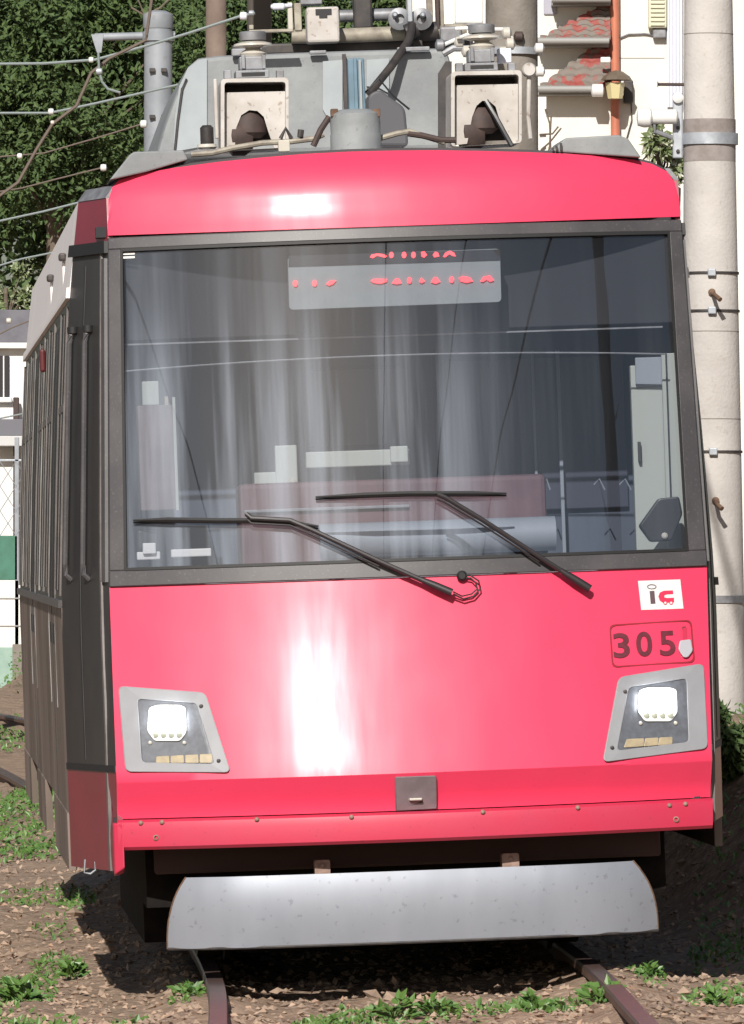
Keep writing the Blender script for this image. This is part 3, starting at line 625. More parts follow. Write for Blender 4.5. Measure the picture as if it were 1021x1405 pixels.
c_out = [(923.5, 810), (911, 810.5), (905.5, 813), (903.5, 818.5), (905.5, 824), (910, 827), (925, 826.5), (925, 820), (915, 820.5), (911.5, 819.5), (912, 816.5), (915, 815.5), (924, 815)]
dec(c_out, redink, 'letter_curve')
for x in (913, 921): 
    dec([(x+2.6*math.cos(a*math.pi/6), 827+2.6*math.sin(a*math.pi/6)) for a in range(12)], redink, 'letter_wheel', .0050); dec([(x+1.6*math.cos(a*math.pi/6), 827+1.6*math.sin(a*math.pi/6)) for a in range(12)], white, 'wheel_centre', .0058)

# -- wipers
def wiper(blade, arm, pivot, rad):
    b = MB(); b.tube([F(x, y, .045) for x, y in arm], rad, 8); wo = b.build('wiper', wipm, tram, smooth=True)
    b = MB(); b.tube([F(x, y+7, .040) for x, y in arm[:-1]], .004, 6); b.build('link_rod', wipm, wo, smooth=True)
    b = MB(); n = len(blade)
    b.tube([F(x, y, .032) for x, y in blade], [.004 if i in (0, n-1) else .0105 for i in range(n)], 6); b.tube([F(x, y+3, .016) for x, y in blade], .004, 6); b.build('wiper_blade', rubber, wo, smooth=True)
    b = MB(); p = F(*pivot, .045); q = F(*arm[-2], .045); d = (q-p).normalized()
    b.tube([p-d*.03, p+d*.04, p+d*.10], [.016, .015, .010], 10); b.tube([p, p+Vector((0, .07, 0))], .012, 8); b.build('wiper_pivot', wipm, wo, smooth=True)
wiper([(183, 714), (230, 713), (300, 714), (345, 714), (400, 717), (437, 722)], [(338, 705), (345, 711), (398, 714), (428, 727), (520, 770), (615, 812)], (610, 809), .0095)
wiper([(433, 682), (500, 679), (560, 677), (610, 677), (650, 677), (695, 677)], [(600, 678), (610, 682), (660, 712), (740, 764), (806, 806)], (800, 802), .0095)
b = MB(); b.tube([F(x, y, o) for x, y, o in ((632, 790, .02), (645, 789, .03), (657, 797, .03), (659, 808, .03), (650, 818, .03), (636, 822, .03), (622, 815, .04))], .0035, 6); b.tube([F(x, y, o) for x, y, o in ((634, 793, .02), (646, 793, .03), (653, 800, .03), (655, 808, .03), (647, 815, .03), (634, 818, .03), (622, 812, .04))], .003, 6)
b.lathe(F(634, 790, .02), [(.02, .015), (.02, -.004), (.012, -.012)], 12, 'Y'); b.build('washer_hose', rubber, tram, smooth=True)

# -- behind the windscreen
def gb(x0, y0, x1, y1, v0, v1):                        # box whose front face (depth v0) covers these picture rows
    a = G((x0+x1)/2, (y0+y1)/2, v0); k = (v0+30)/FPX; hw = (x1-x0)/2*k; hh = (y1-y0)/2*k
    return (a.x-hw, v0, a.z-hh), (a.x+hw, v1, a.z+hh)
def gbox(name, m, x0, y0, x1, y1, v0, v1, parent=tram, bevel=.004):
    b = MB(); b.box(*gb(x0, y0, x1, y1, v0, v1)); return b.build(name, m, parent, bevel=bevel)
# destination sign
h_ = WG1-WG0
sg = MB(); sgp = [G(x, y, .42) for x, y in rnd_poly([(395, 352), (686, 341), (688, 414), (397, 425)], 6)]; sg.prism(sgp, (0, .06, 0)); sign = sg.build('destination_sign', signp, tram)
sg = MB(); sg.prism([G(x, y, .416) for x, y in ((396, 351), (686, 342), (686, 357), (396, 366))], (0, .003, 0)); sg.build('sign_band', cabdark, sign)
def z7(x, y): return (380+x/3.094, 320+y/3.094)
frag = [[(395, 102), (402, 90), (425, 86), (450, 88), (468, 97), (460, 104), (425, 95), (408, 106)], 'o486 92', 'o540 92', 'o580 92', [(612, 80), (625, 76), (638, 92), (625, 104), (614, 98)], [(662, 92), (672, 78), (684, 82), (690, 98), (668, 102)],
        [(705, 100), (715, 82), (735, 74), (752, 82), (760, 98), (745, 96), (733, 88), (715, 102)],
        'o78 213', 'o160 212', [(208, 216), (228, 200), (252, 200), (240, 214), (222, 222)], [(398, 202), (410, 194), (468, 194), (466, 206), (440, 214), (410, 210)], [(488, 212), (505, 192), (518, 192), (530, 212), (508, 216)], 'o563 200',
        [(604, 206), (614, 188), (628, 204), (615, 212)], [(654, 208), (668, 186), (680, 188), (694, 206), (675, 214)], 'o742 197', [(772, 190), (790, 182), (820, 188), (832, 204), (805, 210), (780, 204)], [(864, 204), (878, 184), (905, 180), (922, 200), (905, 206), (890, 196), (876, 206)]]
for f_ in frag:
    pts = f_ if isinstance(f_, list) else [(float(f_[1:].split()[0])+10*math.cos(a*.785), float(f_.split()[1])+14*math.sin(a*.785)) for a in range(8)]
    b = MB(); b.prism([G(*z7(x, y), .410) for x, y in pts], (0, .004, 0)); b.build('led_segment', ledred, sign)
gbox('cab_header', cabdark, 165, 310, 925, 455, .62, .66)
b = MB(); hl = G(550, 460, .60); b.box((-1.05, .595, hl.z-.004), (1.05, .615, hl.z+.002)); hl2 = G(550, 487, .55)
b.tube([(-1.05+.105*k, .55+.0*k, hl2.z-.03*((k-10)/10)**2) for k in range(21)], .0035, 6); b.build('header_trim', greyp, tram)
b = MB(); b.box((-1.10, 1.50, .6), (1.10, 1.55, 2.95)); b.build('cab_partition', cabblue, tram)
b = MB(); b.box((-1.08, .64, 2.80), (1.08, 1.5, 2.84)); b.build('cab_ceiling', cabdark, tram)
b = MB(); b.box((-1.1, .28, .58), (1.1, 1.5, .62)); b.build('cab_floor', cabdark, tram)
for x, w_ in ((455, 2), (600, 2), (682, 3), (770, 2.5), (735, 2)):
    gbox('grab_pole' if x > 600 else 'partition_post', cabgrey if x in (770, 735) else cabdark, x-w_, 480, x+w_, 760, 1.40, 1.42, bevel=.002)
gbox('partition_window', partg, 418, 505, 560, 612, 1.47, 1.495); gbox('partition_window', partg, 610, 490, 860, 700, 1.47, 1.495)
# driver's desk
gbox('driver_desk', cabmar, 330, 657, 752, 800, .62, .95, bevel=.02)
gbox('desk_rail', greyp, 335, 696, 562, 700, .60, .62, bevel=.002)
b = MB(); a, c = gb(440, 722, 765, 770, .42, .60); b.tube([(a[0], .5, a[2]+.09), (c[0], .5, a[2]+.09)], .065, 20); b.build('desk_roll', cabgrey, tram, smooth=True)
dash = MB(); a, c = gb(196, 768, 905, 800, .44, .62); dash.box(a, c); dash.build('dashboard', cabgrey, tram, bevel=.01)
gbox('partition_shelf', cabcream, 420, 618, 562, 640, .98, 1.06); 
eq = gbox('cab_control_box', cabcream, 378, 611, 408, 668, .96, 1.0); gbox('side_panel', cabcream, 349, 648, 380, 668, .97, 1.0, eq)
b = MB(); b.lathe(G(402, 661, .955), [(.013, .01), (.013, -.004), (.006, -.01)], 12, 'Y'); b.build('indicator', lampm if False else porc, eq, smooth=True)
gbox('shelf_box', cabcream, 536, 612, 560, 634, .95, 1.0)
cb = gbox('cab_cabinet', cabbrown, 191, 556, 240, 700, .55, .8); gbox('cabinet_edge', cabcream, 239, 545, 243, 700, .54, .56, cb, .001)
gbox('cab_notice', cabcream, 195, 523, 218, 556, .6, .62); gbox('cabinet_knob', amber, 226, 544, 231, 556, .6, .62, cb, .001)
gbox('ticket_tray', white, 235, 753, 290, 764, .36, .42); sp_ = gbox('speaker', blackp, 190, 728, 216, 752, .44, .52); gbox('speaker_base', white, 188, 757, 220, 768, .42, .5, sp_)
gbox('card_reader', white, 196, 745, 214, 760, .40, .42)
gbox('cab_side_cabinet', cabcream, 869, 500, 945, 760, .75, .8); hd = gbox('cabinet_top', cabgrey, 872, 490, 912, 530, .73, .745)
gbox('cabinet_handle', dkm, 876, 606, 880, 634, .72, .745, bevel=.002); gbox('door_edge', cabcream, 912, 484, 938, 760, .70, .72); gbox('door_gap', cabdark, 917, 484, 919, 720, .69, .697, bevel=0)
b = MB(); b.prism([G(x, y, .5) for x, y in rnd_poly([(877, 722), (904, 684), (932, 681), (937, 705), (922, 742), (893, 744)], 4)], (0, .05, 0)); mo = b.build('cab_monitor', blackp, tram, bevel=.006)
b = MB(); b.lathe(G(912, 735, .49), [(.012, .01), (.012, -.005), (.006, -.01)], 12, 'Y'); b.build('knob', porc, mo, smooth=True)
for x0, x1 in ((690, 715), (745, 755), (815, 830), (850, 866)):
    b = MB(); b.tube([G(x0, 665, 1.2), G((x0+x1)/2, 657, 1.2), G(x1, 672, 1.2)], .003, 5); b.build('strap_wire', cabgrey, tram)

# -- roof equipment
def at_roof(x, y, v): return G(x, y, v)
# grey air conditioner shroud
v0 = 2.2
outl = [(214, 214), (226, 172), (246, 118), (258, 92), (272, 80), (300, 76), (460, 70), (600, 66), (614, 70), (618, 84), (618, 205)]
b = MB(); pts = [G(x, y, v0) for x, y in outl]; b.prism(pts, (0, 2.2, 0)); ac = b.build('air_conditioner', shroud, tram, bevel=.02)
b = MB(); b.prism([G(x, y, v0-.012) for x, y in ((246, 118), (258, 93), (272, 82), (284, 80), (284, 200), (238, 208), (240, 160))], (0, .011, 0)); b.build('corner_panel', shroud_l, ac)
b = MB(); b.tube([G(x, y, v0-.02) for x, y in ((256, 108), (250, 122), (244, 165), (240, 206))], .005, 6); b.build('edge_cable', dkm, ac)
for q in ([(443, 84), (470, 82), (470, 150), (452, 166), (443, 150)], [(503, 82), (534, 80), (534, 128), (520, 120), (503, 118)]):
    b = MB(); b.prism([G(x, y, v0-.014) for x, y in q], (0, .012, 0)); b.build('access_panel', shroud_l, ac)
gbox('dark_strip', dkm, 471, 74, 476, 150, v0-.03, v0-.002, ac, 0); gbox('top_flange', greyp, 318, 66, 360, 76, v0-.05, v0-.02, ac); gbox('top_flange', greyp, 425, 69, 448, 74, v0-.05, v0-.02, ac); gbox('top_flange', greyp, 545, 64, 590, 70, v0-.05, v0-.02, ac)
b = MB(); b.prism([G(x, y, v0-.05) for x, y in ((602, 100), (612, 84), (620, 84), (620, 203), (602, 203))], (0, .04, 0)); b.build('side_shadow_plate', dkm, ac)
# white arched insulator housings
def arch_housing(x0, y0, x1, y1, v, hole, skew):
    t = bpy.data.objects.new('arrester_housing', None); COL.objects.link(t); t.parent = tram
    # outer frame: rounded hood with side flanges
    o = [G(x, y, v) for x, y in rnd_poly([(x0, y1+8), (x0, y0), (x1, y0-2), (x1, y1+3)], 6)]; i_ = [G(x, y, v) for x, y in rnd_poly([(x0+5, y1+8), (x0+5, y0+5), (x1-4, y0+4), (x1-4, y1+3)], 5)]
    b = MB(); b.ring(o, i_, (0, .30, 0)); b.build('hood', offw, t, bevel=.002)
    # recessed plate with an arched opening
    q = [(x0+5, y1+6), (x0+5, y0+19), (x1-4, y0+17), (x1-4, y1+4)]
    hp = hole; cx_ = (x0+x1)/2
    poly = [q[0], q[1], q[2], q[3]]+hp[::-1]
    b = MB(); b.prism([G(x, y, v+.05) for x, y in poly], (0, .015, 0)); b.build('arch_plate', offw, t)
    b = MB(); a, c = gb(x0+4, y0+4, x1-4, y0+22, v+.20, v+.22); b.box(a, c); a, c = gb(x0+4, y0+18, x1-4, y1, v+.24, v+.26); b.box(a, c); b.build('inner_back', dkm, t)
    for k in range(2):
        b = MB(); pa = G(cx_-14+k*4, y1-12-k*22, v+.12); b.lathe(pa, [(.05, -.07), (.075, -.05), (.075, .0), (.055, .03)], 20, 'X' if k == 0 else 'Z'); b.build('inner_coil', brown, t, smooth=True)
    # insulator stack on top
    cxs = cx_+skew
    gbox('stack_foot', greyp, cxs-24, y0-12, cxs+22, y0-1, v+.03, v+.20, t, .003); gbox('stack_slot', rubber, cxs-16, y0-9, cxs+16, y0-4, v+.027, v+.031, t, 0)
    gbox('stack_block', greyp, cxs-19, y0-31, cxs+17, y0-12, v+.06, v+.18, t, .006)
    for dx in (-16, 12): gbox('stack_lug', greyp, cxs+dx, y0-33, cxs+dx+5, y0-14, v+.045, v+.06, t, .002)
    p = G(cxs, y0-33, v+.12); b = MB(); k = .0028
    b.lathe(p, [(16*k, -.01), (19*k, .004), (15*k, .014), (10*k, .022), (12*k, .026), (27*k, .034), (26*k, .042), (14*k, .052), (10*k, .055)], 28); b.build('insulator', porc, t, smooth=True)
    b = MB(); b.lathe(p+Vector((0, 0, .055)), [(18*k, 0), (18.5*k, .004), (18.5*k, .030), (17*k, .034)], 24); b.build('insulator_cap', greyp, t, smooth=True)
    for dx, dy in ((-42, 0), (30, 0)):
        gbox('corner_bolt', greyp, cx_+dx, y0-12, cx_+dx+10, y0, v+.02, v+.08, t, .003)
    return t
arch_housing(303, 108, 396, 199, 1.15, [(322, 205), (324, 176), (331, 158), (342, 151), (353, 152), (362, 160), (368, 180), (377, 205)], -2)
arch_housing(619, 98, 716, 193, 1.15, [(641, 197), (648, 160), (654, 145), (662, 138), (672, 139), (680, 146), (688, 172), (700, 197)], -6)
gbox('hood_pipe', offw, 294, 108, 299, 190, 1.2, 1.22); b = MB(); b.lathe(G(726, 96, 1.2), [(.028, .02), (.028, -.012), (.022, -.02)], 20, 'Y'); b.tube([G(726, 104, 1.21), G(725, 160, 1.21), G(728, 190, 1.21)], .009, 8); b.build('round_marker', offw, tram, smooth=True)
b = MB(); b.lathe(G(284, 186, 1.2), [(.022, -.04), (.026, -.03), (.026, .03), (.016, .04)], 16); b.build('roof_insulator', dkm, tram, smooth=True)
b = MB(); b.lathe(G(284, 205, 1.1), [(.03, 0), (.04, .008), (.035, .02)], 16); b.build('insulator_foot', porc, tram, smooth=True)
b = MB(); b.tube([G(667, 138, 1.19), G(680, 160, 1.17), G(692, 182, 1.16), G(702, 200, 1.15)], .010, 7); b.build('lead_cable', blackp, tram, smooth=True)
# central base with blue-grey post
p = G(489, 212, 1.0); k = .0028
b = MB(); b.lathe(p, [(37*k, 0), (37*k, .01), (35*k, .028), (35*k, .075), (34*k, .08), (34.5*k, .12), (33*k, .155), (27*k, .165), (22*k, .172)], 36); cb_ = b.build('mast_base', shroud, tram, smooth=True)
b = MB(); a, c = gb(478, 80, 501, 152, .97, 1.03); b.box(a, c); ms = b.build('mast', bluep, tram, bevel=.006)
gbox('mast_rib', bluep, 486, 79, 491, 156, .955, .975, ms, .003); gbox('mast_pipe', shroud_l, 493, 82, 497, 154, .955, .966, ms, .003)
for x in (459, 517): gbox('base_lug', rust, x-5, 149, x+5, 160, .96, 1.0, cb_, .003)
# cables on the cab roof
for pts, r_, m_ in (([(262, 212), (290, 210), (320, 203), (360, 196), (400, 194), (432, 190), (444, 184)], .011, beige), ([(520, 190), (545, 183), (562, 180), (580, 186), (610, 195)], .011, beige), ([(560, 183), (580, 186), (605, 192), (625, 192)], .012, brown), ([(500, 128), (520, 108), (540, 132), (562, 150)], .004, blackp), ([(430, 200), (440, 178), (452, 160)], .012, brown), ([(385, 190), (392, 176), (400, 190)], .008, dkm), ([(412, 188), (413, 178)], .012, dkm)):
    b = MB(); b.tube([G(x, y, 1.05+.002*i) for i, (x, y) in enumerate(pts)], r_, 8); b.build('roof_cable', m_, tram, smooth=True)
gbox('cable_clamp', porc, 382, 192, 398, 208, 1.02, 1.07)
b = MB(); b.prism([G(x, y, 1.6) for x, y in rnd_poly([(505, 200), (505, 130), (520, 122), (556, 148), (560, 190), (560, 200)], 8)], (0, .25, 0)); b.build('dark_motor', mat('motor_grey', (.075, .075, .085), .6), tram, bevel=.01)
# pantograph base: tubes, block, clamps
pg = bpy.data.objects.new('pantograph', None); COL.objects.link(pg); pg.parent = tram
def ptube(name, pts, r_, m_, v=2.45):
    b = MB(); b.tube([G(x, y, v) for x, y in pts], r_, 14); return b.build(name, m_, pg, smooth=True)
ptube('main_tube', [(400, 50), (470, 49), (640, 42)], .030, beige); gbox('base_beam', dkm, 318, 56, 650, 72, 2.50, 2.60, pg, .01)
ptube('cross_tube', [(466, 22), (550, 19)], .025, greyp, 2.6)
gbox('upright', dkm, 485, -25, 511, 40, 2.52, 2.60, pg, .01); ptube('clamp_collar', [(556, 46), (600, 42)], .038, dkm, 2.42)
wb = gbox('counter_block', offw, 421, 9, 466, 58, 2.25, 2.37, pg, .01); gbox('block_hole', blackp, 433, 12, 455, 20, 2.245, 2.25, wb, 0); gbox('block_notch', blackp, 438, 18, 449, 24, 2.244, 2.249, wb, 0)
gbox('post', porc, 395, 3, 402, 44, 2.42, 2.47, pg); gbox('post', beige, 404, 4, 414, 42, 2.42, 2.5, pg); gbox('side_arm', beige, 342, 40, 402, 44, 2.0, 2.04, pg, .002); gbox('top_plate', greyp, 412, -12, 442, 6, 2.5, 2.6, pg)
b = MB(); b.lathe(G(382, 9, 2.4), [(.004, -.03), (.014, -.02), (.014, .02), (.004, .03)], 12, 'X'); b.tube([G(372, 9, 2.4), G(400, 7, 2.42)], .008, 8); b.build('small_insulator', condm, pg, smooth=True)
for x in (548, 578):
    b = MB(); b.lathe(G(x, 26, 2.35), [(.045, .02), (.045, -.01), (.02, -.02), (.018, .0)], 20, 'Y'); b.build('hinge_disc', greyp, pg, smooth=True)
    b = MB(); b.lathe(G(x-6 if x < 560 else x+2, 20, 2.32), [(.012, .02), (.012, -.004), (.006, -.012)], 12, 'Y'); b.build('bolt', galv, pg, smooth=True)
gbox('hinge_pin', galv, 559, -6, 566, 30, 2.30, 2.33, pg); b = MB(); b.tube([G(566, 34, 2.28), G(561, 56, 2.2), G(536, 92, 2.08), G(507, 128, 1.98)], .017, 10); b.build('strut', dkm, pg, smooth=True); ptube('knuckle', [(558, 45), (572, 38)], .034, dkm, 2.30)
for x in (600, 606): gbox('upright', brown if x == 600 else beige, x-2, -15, x+3, 40, 2.42, 2.47, pg)
gbox('beam_foot', dkm, 567, 50, 580, 70, 2.4, 2.5, pg); gbox('end_block', greyp, 604, 36, 634, 58, 2.4, 2.5, pg, .01); gbox('upright', beige, 586, -12, 594, 38, 2.46, 2.5, pg)
for x, y in ((604, 62), (630, 58), (640, 70), (695, 45), (700, 60), (690, 72)):
    b = MB(); b.lathe(G(x, y, 1.5), [(.008, -.02), (.024, -.012), (.024, .012), (.008, .02)], 12, 'X'); b.build('fitting', porc if x > 620 else greyp, pg, smooth=True)
b = MB(); b.tube([G(x, y, 1.5) for x, y in ((600, 68), (612, 60), (640, 48), (670, 40), (694, 40), (702, 52), (698, 66), (684, 72))], .008, 8); b.build('white_lead', white, pg, smooth=True)
b = MB(); b.tube([G(x, y, 1.5) for x, y in ((608, 74), (622, 66), (640, 66), (652, 76))], .014, 8); b.build('grey_lead', greyp, pg, smooth=True)
gbox('tag', white, 624, 36, 644, 41, 1.4, 1.42, pg); gbox('junction_plate', condm, 683, 66, 702, 86, 1.4, 1.45, pg); gbox('marker', beige, 342, 34, 348, 40, 1.3, 1.33, pg, .002)
for q, d in (([(150, 247), (178, 212), (184, 208), (252, 206), (258, 219), (200, 236)], .5), ([(757, 208), (776, 189), (849, 185), (862, 190), (880, 216), (820, 212)], .5)):
    b = MB(); b.prism([G(x, y, .62) for x, y in q], (0, d, 0)); b.build('roof_fairing', shroud, tram, bevel=.006)
for x in (759, 764, 770): gbox('fairing_slot', dkm, x-1.5, 196+(770-x)*.6, x+1.5, 206, .60, .61, bevel=0)

# ============================================================ RIGHT CONCRETE POLE
PY = 39.0; k = PY/FPX
pb = wpt(980, 950, PY); px0 = pb.x
pole = thing('utility_pole', 'pale concrete utility pole with step bolts and steel bands right of the tram', 'utility pole', (px0, PY, gh(px0, PY)-.1))
def pl(x, y, dy=0): q = wpt(x, y, PY+dy); return q-pole.location
zb_ = 0; zt_ = wpt(0, -700, PY).z-pole.location.z
def pr(z): return .158-.0117*z
def pcx(z): return -.0026*z*3.0
b = MB(); prf = [pl(975, y) for y in ()]
seg = [i/24*zt_ for i in range(25)]
b.tube([(pcx(z), 0, z) for z in seg], [pr(z) for z in seg], 40); b.build('shaft', conc, pole, smooth=True)
def pz(y): return wpt(0, y, PY).z-pole.location.z
def band(y, h, r_, name, m):
    z = pz(y); b = MB(); b.lathe((pcx(z), 0, z), [(pr(z)+.001, -h/2), (pr(z)+r_, -h/2), (pr(z)+r_, h/2), (pr(z)+.001, h/2)], 40); return b.build(name, m, pole, smooth=True)
band(193, 58*k, .0025, 'tape_wrap', tapem)
for y in (375, 427, 620): 
    b_ = band(y, .012, .006, 'strap', dkm); z = pz(y); bb = MB(); bb.box((pcx(z)-.02, -pr(z)-.025, z-.018), (pcx(z)+.02, -pr(z)-.006, z+.018)); bb.build('buckle', galv, b_, bevel=.005)
band(822, .035, .008, 'hose_clamp', greyp); band(47, .004, .0012, 'form_joint', concd); band(455, .004, .0012, 'form_joint', concd); band(575, .004, .0012, 'form_joint', concd)
cl_ = band(191, .055, .014, 'bracket_clamp', galv)
z = pz(187); rr = pr(z)
b = MB(); b.box((-rr-.055+pcx(z), -.05, pz(218)), (-rr-.005+pcx(z), -.035, pz(128))); br = b.build('side_bracket', galv, pole, bevel=.012)
b = MB(); b.lathe((-rr-.03+pcx(z), -.06, pz(135)), [(.026, .02), (.026, -.01), (.012, -.02)], 16, 'Y'); b.build('bracket_cap', white, br, smooth=True)
for y in (176, 208):
    b = MB(); b.lathe((-rr-.03+pcx(z), -.055, pz(y)), [(.009, .01), (.009, -.006), (.004, -.01)], 10, 'Y'); b.build('bolt', dkm, br, smooth=True)
b = MB(); b.tube([(pcx(1.9)-rr+.02, 0, pz(116)), (pcx(1.9)-rr-.13, -.02, pz(116)), (pcx(1.9)-rr-.135, -.02, pz(116))], [.008, .008, .017], 10); b.build('step_bolt', brown, pole, smooth=True)
for y in (405, 690):
    z = pz(y); b = MB(); b.tube([(pcx(z)-.03+(.04 if y > 600 else .03), -pr(z)+.02, z+.01), (pcx(z)-.02+.03, -pr(z)-.10, z-.005), (pcx(z)+.005+.03, -pr(z)-.13, z-.03)], [.010, .010, .012], 10); b.lathe((pcx(z)+(.01 if y > 600 else 0), -pr(z)-.005, z+.01), [(.018, .01), (.018, -.006), (.010, -.012)], 14, 'Y'); b.build('step_bolt', rust, pole, smooth=True)
# white camera-like lamp on the bracket
lamp = thing('security_light', 'white round security light on the bracket left of the concrete pole', 'lamp', wpt(905, 160, PY-.1))
b = MB(); b.lathe((.0, 0, 0), [(.03, -.07), (.036, -.06), (.036, .08), (.02, .09)], 20, 'X'); b.build('lamp_body', white, lamp, smooth=True)
b = MB(); b.lathe((-.075, -.01, -.005), [(.01, -.035), (.04, -.03), (.048, 0), (.046, .03), (.03, .04)], 20, 'X'); b.build('lamp_head', white, lamp, smooth=True)
b = MB(); b.tube([(-.03, 0, -.03), (-.02, 0, -.07), (.06, .02, -.10)], .012, 8); b.build('lamp_arm', greyp, lamp, smooth=True)

# ============================================================ OTHER POLES AND WIRES
def ipole(name, label, x0, x1, ytop, Y, m, cap=True, lean=0):
    k = Y/FPX; t = wpt((x0+x1)/2, ytop, Y); g0 = gh(t.x, Y); o = thing(name, label, 'pole', (t.x, Y, g0-.3)); H = t.z-g0+.3; r_ = (x1-x0)/2*k
    b = MB(); b.tube([(lean*(i/8-1), 0, H*i/8) for i in range(9)], [r_*(1.22-.22*i/8) for i in range(9)], 28); b.build('shaft', m, o, smooth=True)
    if cap:
        b = MB(); b.lathe((0, 0, H-.10), [(r_+.004, 0), (r_+.008, .01), (r_+.008, .09), (r_*.6, .115)], 28); b.build('cap', m, o, smooth=True)
    return o, H, r_
sp, H, r_ = ipole('steel_pole', 'grey round steel pole with a side arm behind the tram roof at left', 198, 236, 18, 52, spole)
kk = 52/FPX
def spl(x, y, dy=0): return wpt(x, y, 52+dy)-sp.location
b = MB(); b.tube([spl(240, 48), spl(130, 51)], .026, 10); b.build('arm', spole, sp, smooth=True)
b = MB(); b.prism([spl(x, y, -.03) for x, y in ((125, 47), (142, 47), (139, 72), (133, 72))], (0, .06, 0)); b.build('arm_bracket', spole, sp)
b = MB(); b.lathe(spl(217, 50), [(r_+.004, -.03), (r_+.014, -.03), (r_+.014, .03), (r_+.004, .03)], 24); b.build('arm_collar', spole, sp, smooth=True)
for y in (96, 160):
    for dx in (-8, 8): b = MB(); b.box(spl(217+dx-4, y+2, -r_/kk*kk-.03), spl(217+dx+4, y-2, -.06)); b.build('lug', dkm, sp)
ipole('brown_pole', 'weathered brown wooden pole among the trees behind the tram', 283, 310, -300, 60, mat('brown_wood_pole', (.22, .17, .14), .9, 0, (.16, .12, .10), 5), False)
ipole('rusty_pole', 'dark slim pole in the trees just left of the roof gear', 340, 372, -300, 62, mat('dark_pole', (.08, .07, .06), .9), False)
gp, H2, r2 = ipole('concrete_pole', 'weathered brown grey concrete pole between pantograph gear and house', 668, 736, -300, 47, concd, False)
def gpl(x, y, dy=0): return wpt(x, y, 47+dy)-gp.location
b = MB(); z = gpl(0, 71).z; b.lathe((0, 0, z), [(r2*1.13+.002, -.02), (r2*1.13+.012, -.02), (r2*1.13+.012, .02), (r2*1.13+.002, .02)], 28); b.build('band', galv, gp, smooth=True)
for x, y in ((712, 50), (740, 66), (741, 98)):
    b = MB(); b.lathe(gpl(x, y, -.17), [(.008, -.03), (.03, -.02), (.03, .02), (.008, .03)], 14, 'X'); b.build('spool', brown if x < 720 else white, gp, smooth=True)
cabn = thing('white_box', 'white meter box behind the pantograph left of the weathered pole', 'box', wpt(645, 15, 46)); 
b = MB(); b.box((-.085, 0, -.07), (.075, .12, .25)); b.build('case', wallw, cabn, bevel=.01); b = MB(); b.box((-.095, -.01, -.08), (.085, .13, -.07)); b.build('base_plate', greyp, cabn)
bs = MB(); bs.tube([Vector((0, 0, 0))]*1+[Vector((0, 0, .01))], .001) if False else None
def wire(label, pts, r_, m=wirem, name='overhead_wire', grp='wires strung across behind the tram'):
    P = [wpt(*p) for p in pts]; o = thing(name, label, 'wire', P[0], grp); out = []
    for i in range(len(P)-1):
        for k in range(8): out.append(P[i].lerp(P[i+1], k/8))
    out.append(P[-1]); 
    b = MB(); b.tube([p-P[0] for p in out], r_, 7); b.build('strand', m, o, smooth=True)
    return o
def insul(o, x, y, Y, s=1.0, m=white):
    s *= .72
    p = wpt(x, y, Y)-o.location; b = MB(); b.lathe(p, [(.008*s, -.03*s), (.028*s, -.022*s), (.032*s, 0), (.028*s, .022*s), (.008*s, .03*s)], 14, 'X'); b.build('insulator', m, o, smooth=True)
w1 = wire('thick grey overhead wire rising to the right past the arm of the steel pole', [(-60, 88, 50), (60, 87, 50), (130, 82, 50), (200, 63, 50), (260, 45, 50), (330, 22, 50), (350, 18, 50)], .009)
insul(w1, 125, 82, 50, .8); insul(w1, 334, 22, 50, 1.2, condm); insul(w1, 345, 18, 50, .9, galv)
w2 = wire('grey overhead wire with one white clamp crossing below the steel pole arm', [(-60, 155, 50), (0, 155, 50), (68, 155, 50), (130, 142, 50), (250, 115, 50)], .008); insul(w2, 70, 153, 50, .9)
w3 = wire('thin brown overhead wire ending at a white insulator beside the steel pole', [(-60, 218, 50), (0, 215, 50), (60, 210, 50), (130, 190, 50), (195, 170, 50)], .005, wired); insul(w3, 27, 214, 50, .8); insul(w3, 197, 170, 50, 1.1)
w4 = wire('brown overhead wire above the tram roof corner with a white insulator', [(-60, 272, 50), (30, 258, 50), (80, 245, 50), (140, 230, 50)], .005, wired); insul(w4, 142, 230, 50, 1.0)
w5 = wire('grey wire just above the red roof corner of the tram', [(-60, 318, 50), (0, 303, 50), (60, 290, 50), (115, 276, 50)], .007)
w6 = wire('lowest grey wire meeting the cream side of the tram', [(-60, 385, 50), (0, 364, 50), (30, 355, 50), (80, 345, 50)], .006)
w7 = wire('thin brown wire crossing the pale house behind the tram at left', [(-60, 475, 55), (0, 458, 55), (15, 450, 55), (60, 432, 55)], .005, wired); insul(w7, 12, 440, 55, .9, porc)
w8 = wire('sagging grey wire low behind the side of the tram', [(-60, 590, 55), (0, 574, 55), (30, 568, 55), (60, 560, 55)], .006)
dr = wire('diagonal brown cable running down from the steel pole arm to the left edge', [(205, -80, 49), (208, 0, 49), (200, 55, 49), (150, 80, 49), (125, 100, 49), (105, 145, 49), (72, 170, 49), (50, 205, 49), (25, 250, 49), (-30, 290, 49)], .010, wired, 'hanging_cable'); insul(dr, 72, 168, 49, .6, porc)
hk = wire('short curled pale cable tail hanging under the pole arm', [(135, 72, 48.9), (136, 98, 48.9), (140, 112, 48.9), (148, 122, 48.9), (165, 127, 48.9)], .008, wirem, 'cable_tail'); insul(hk, 136, 98, 48.9, 1.0, galv)

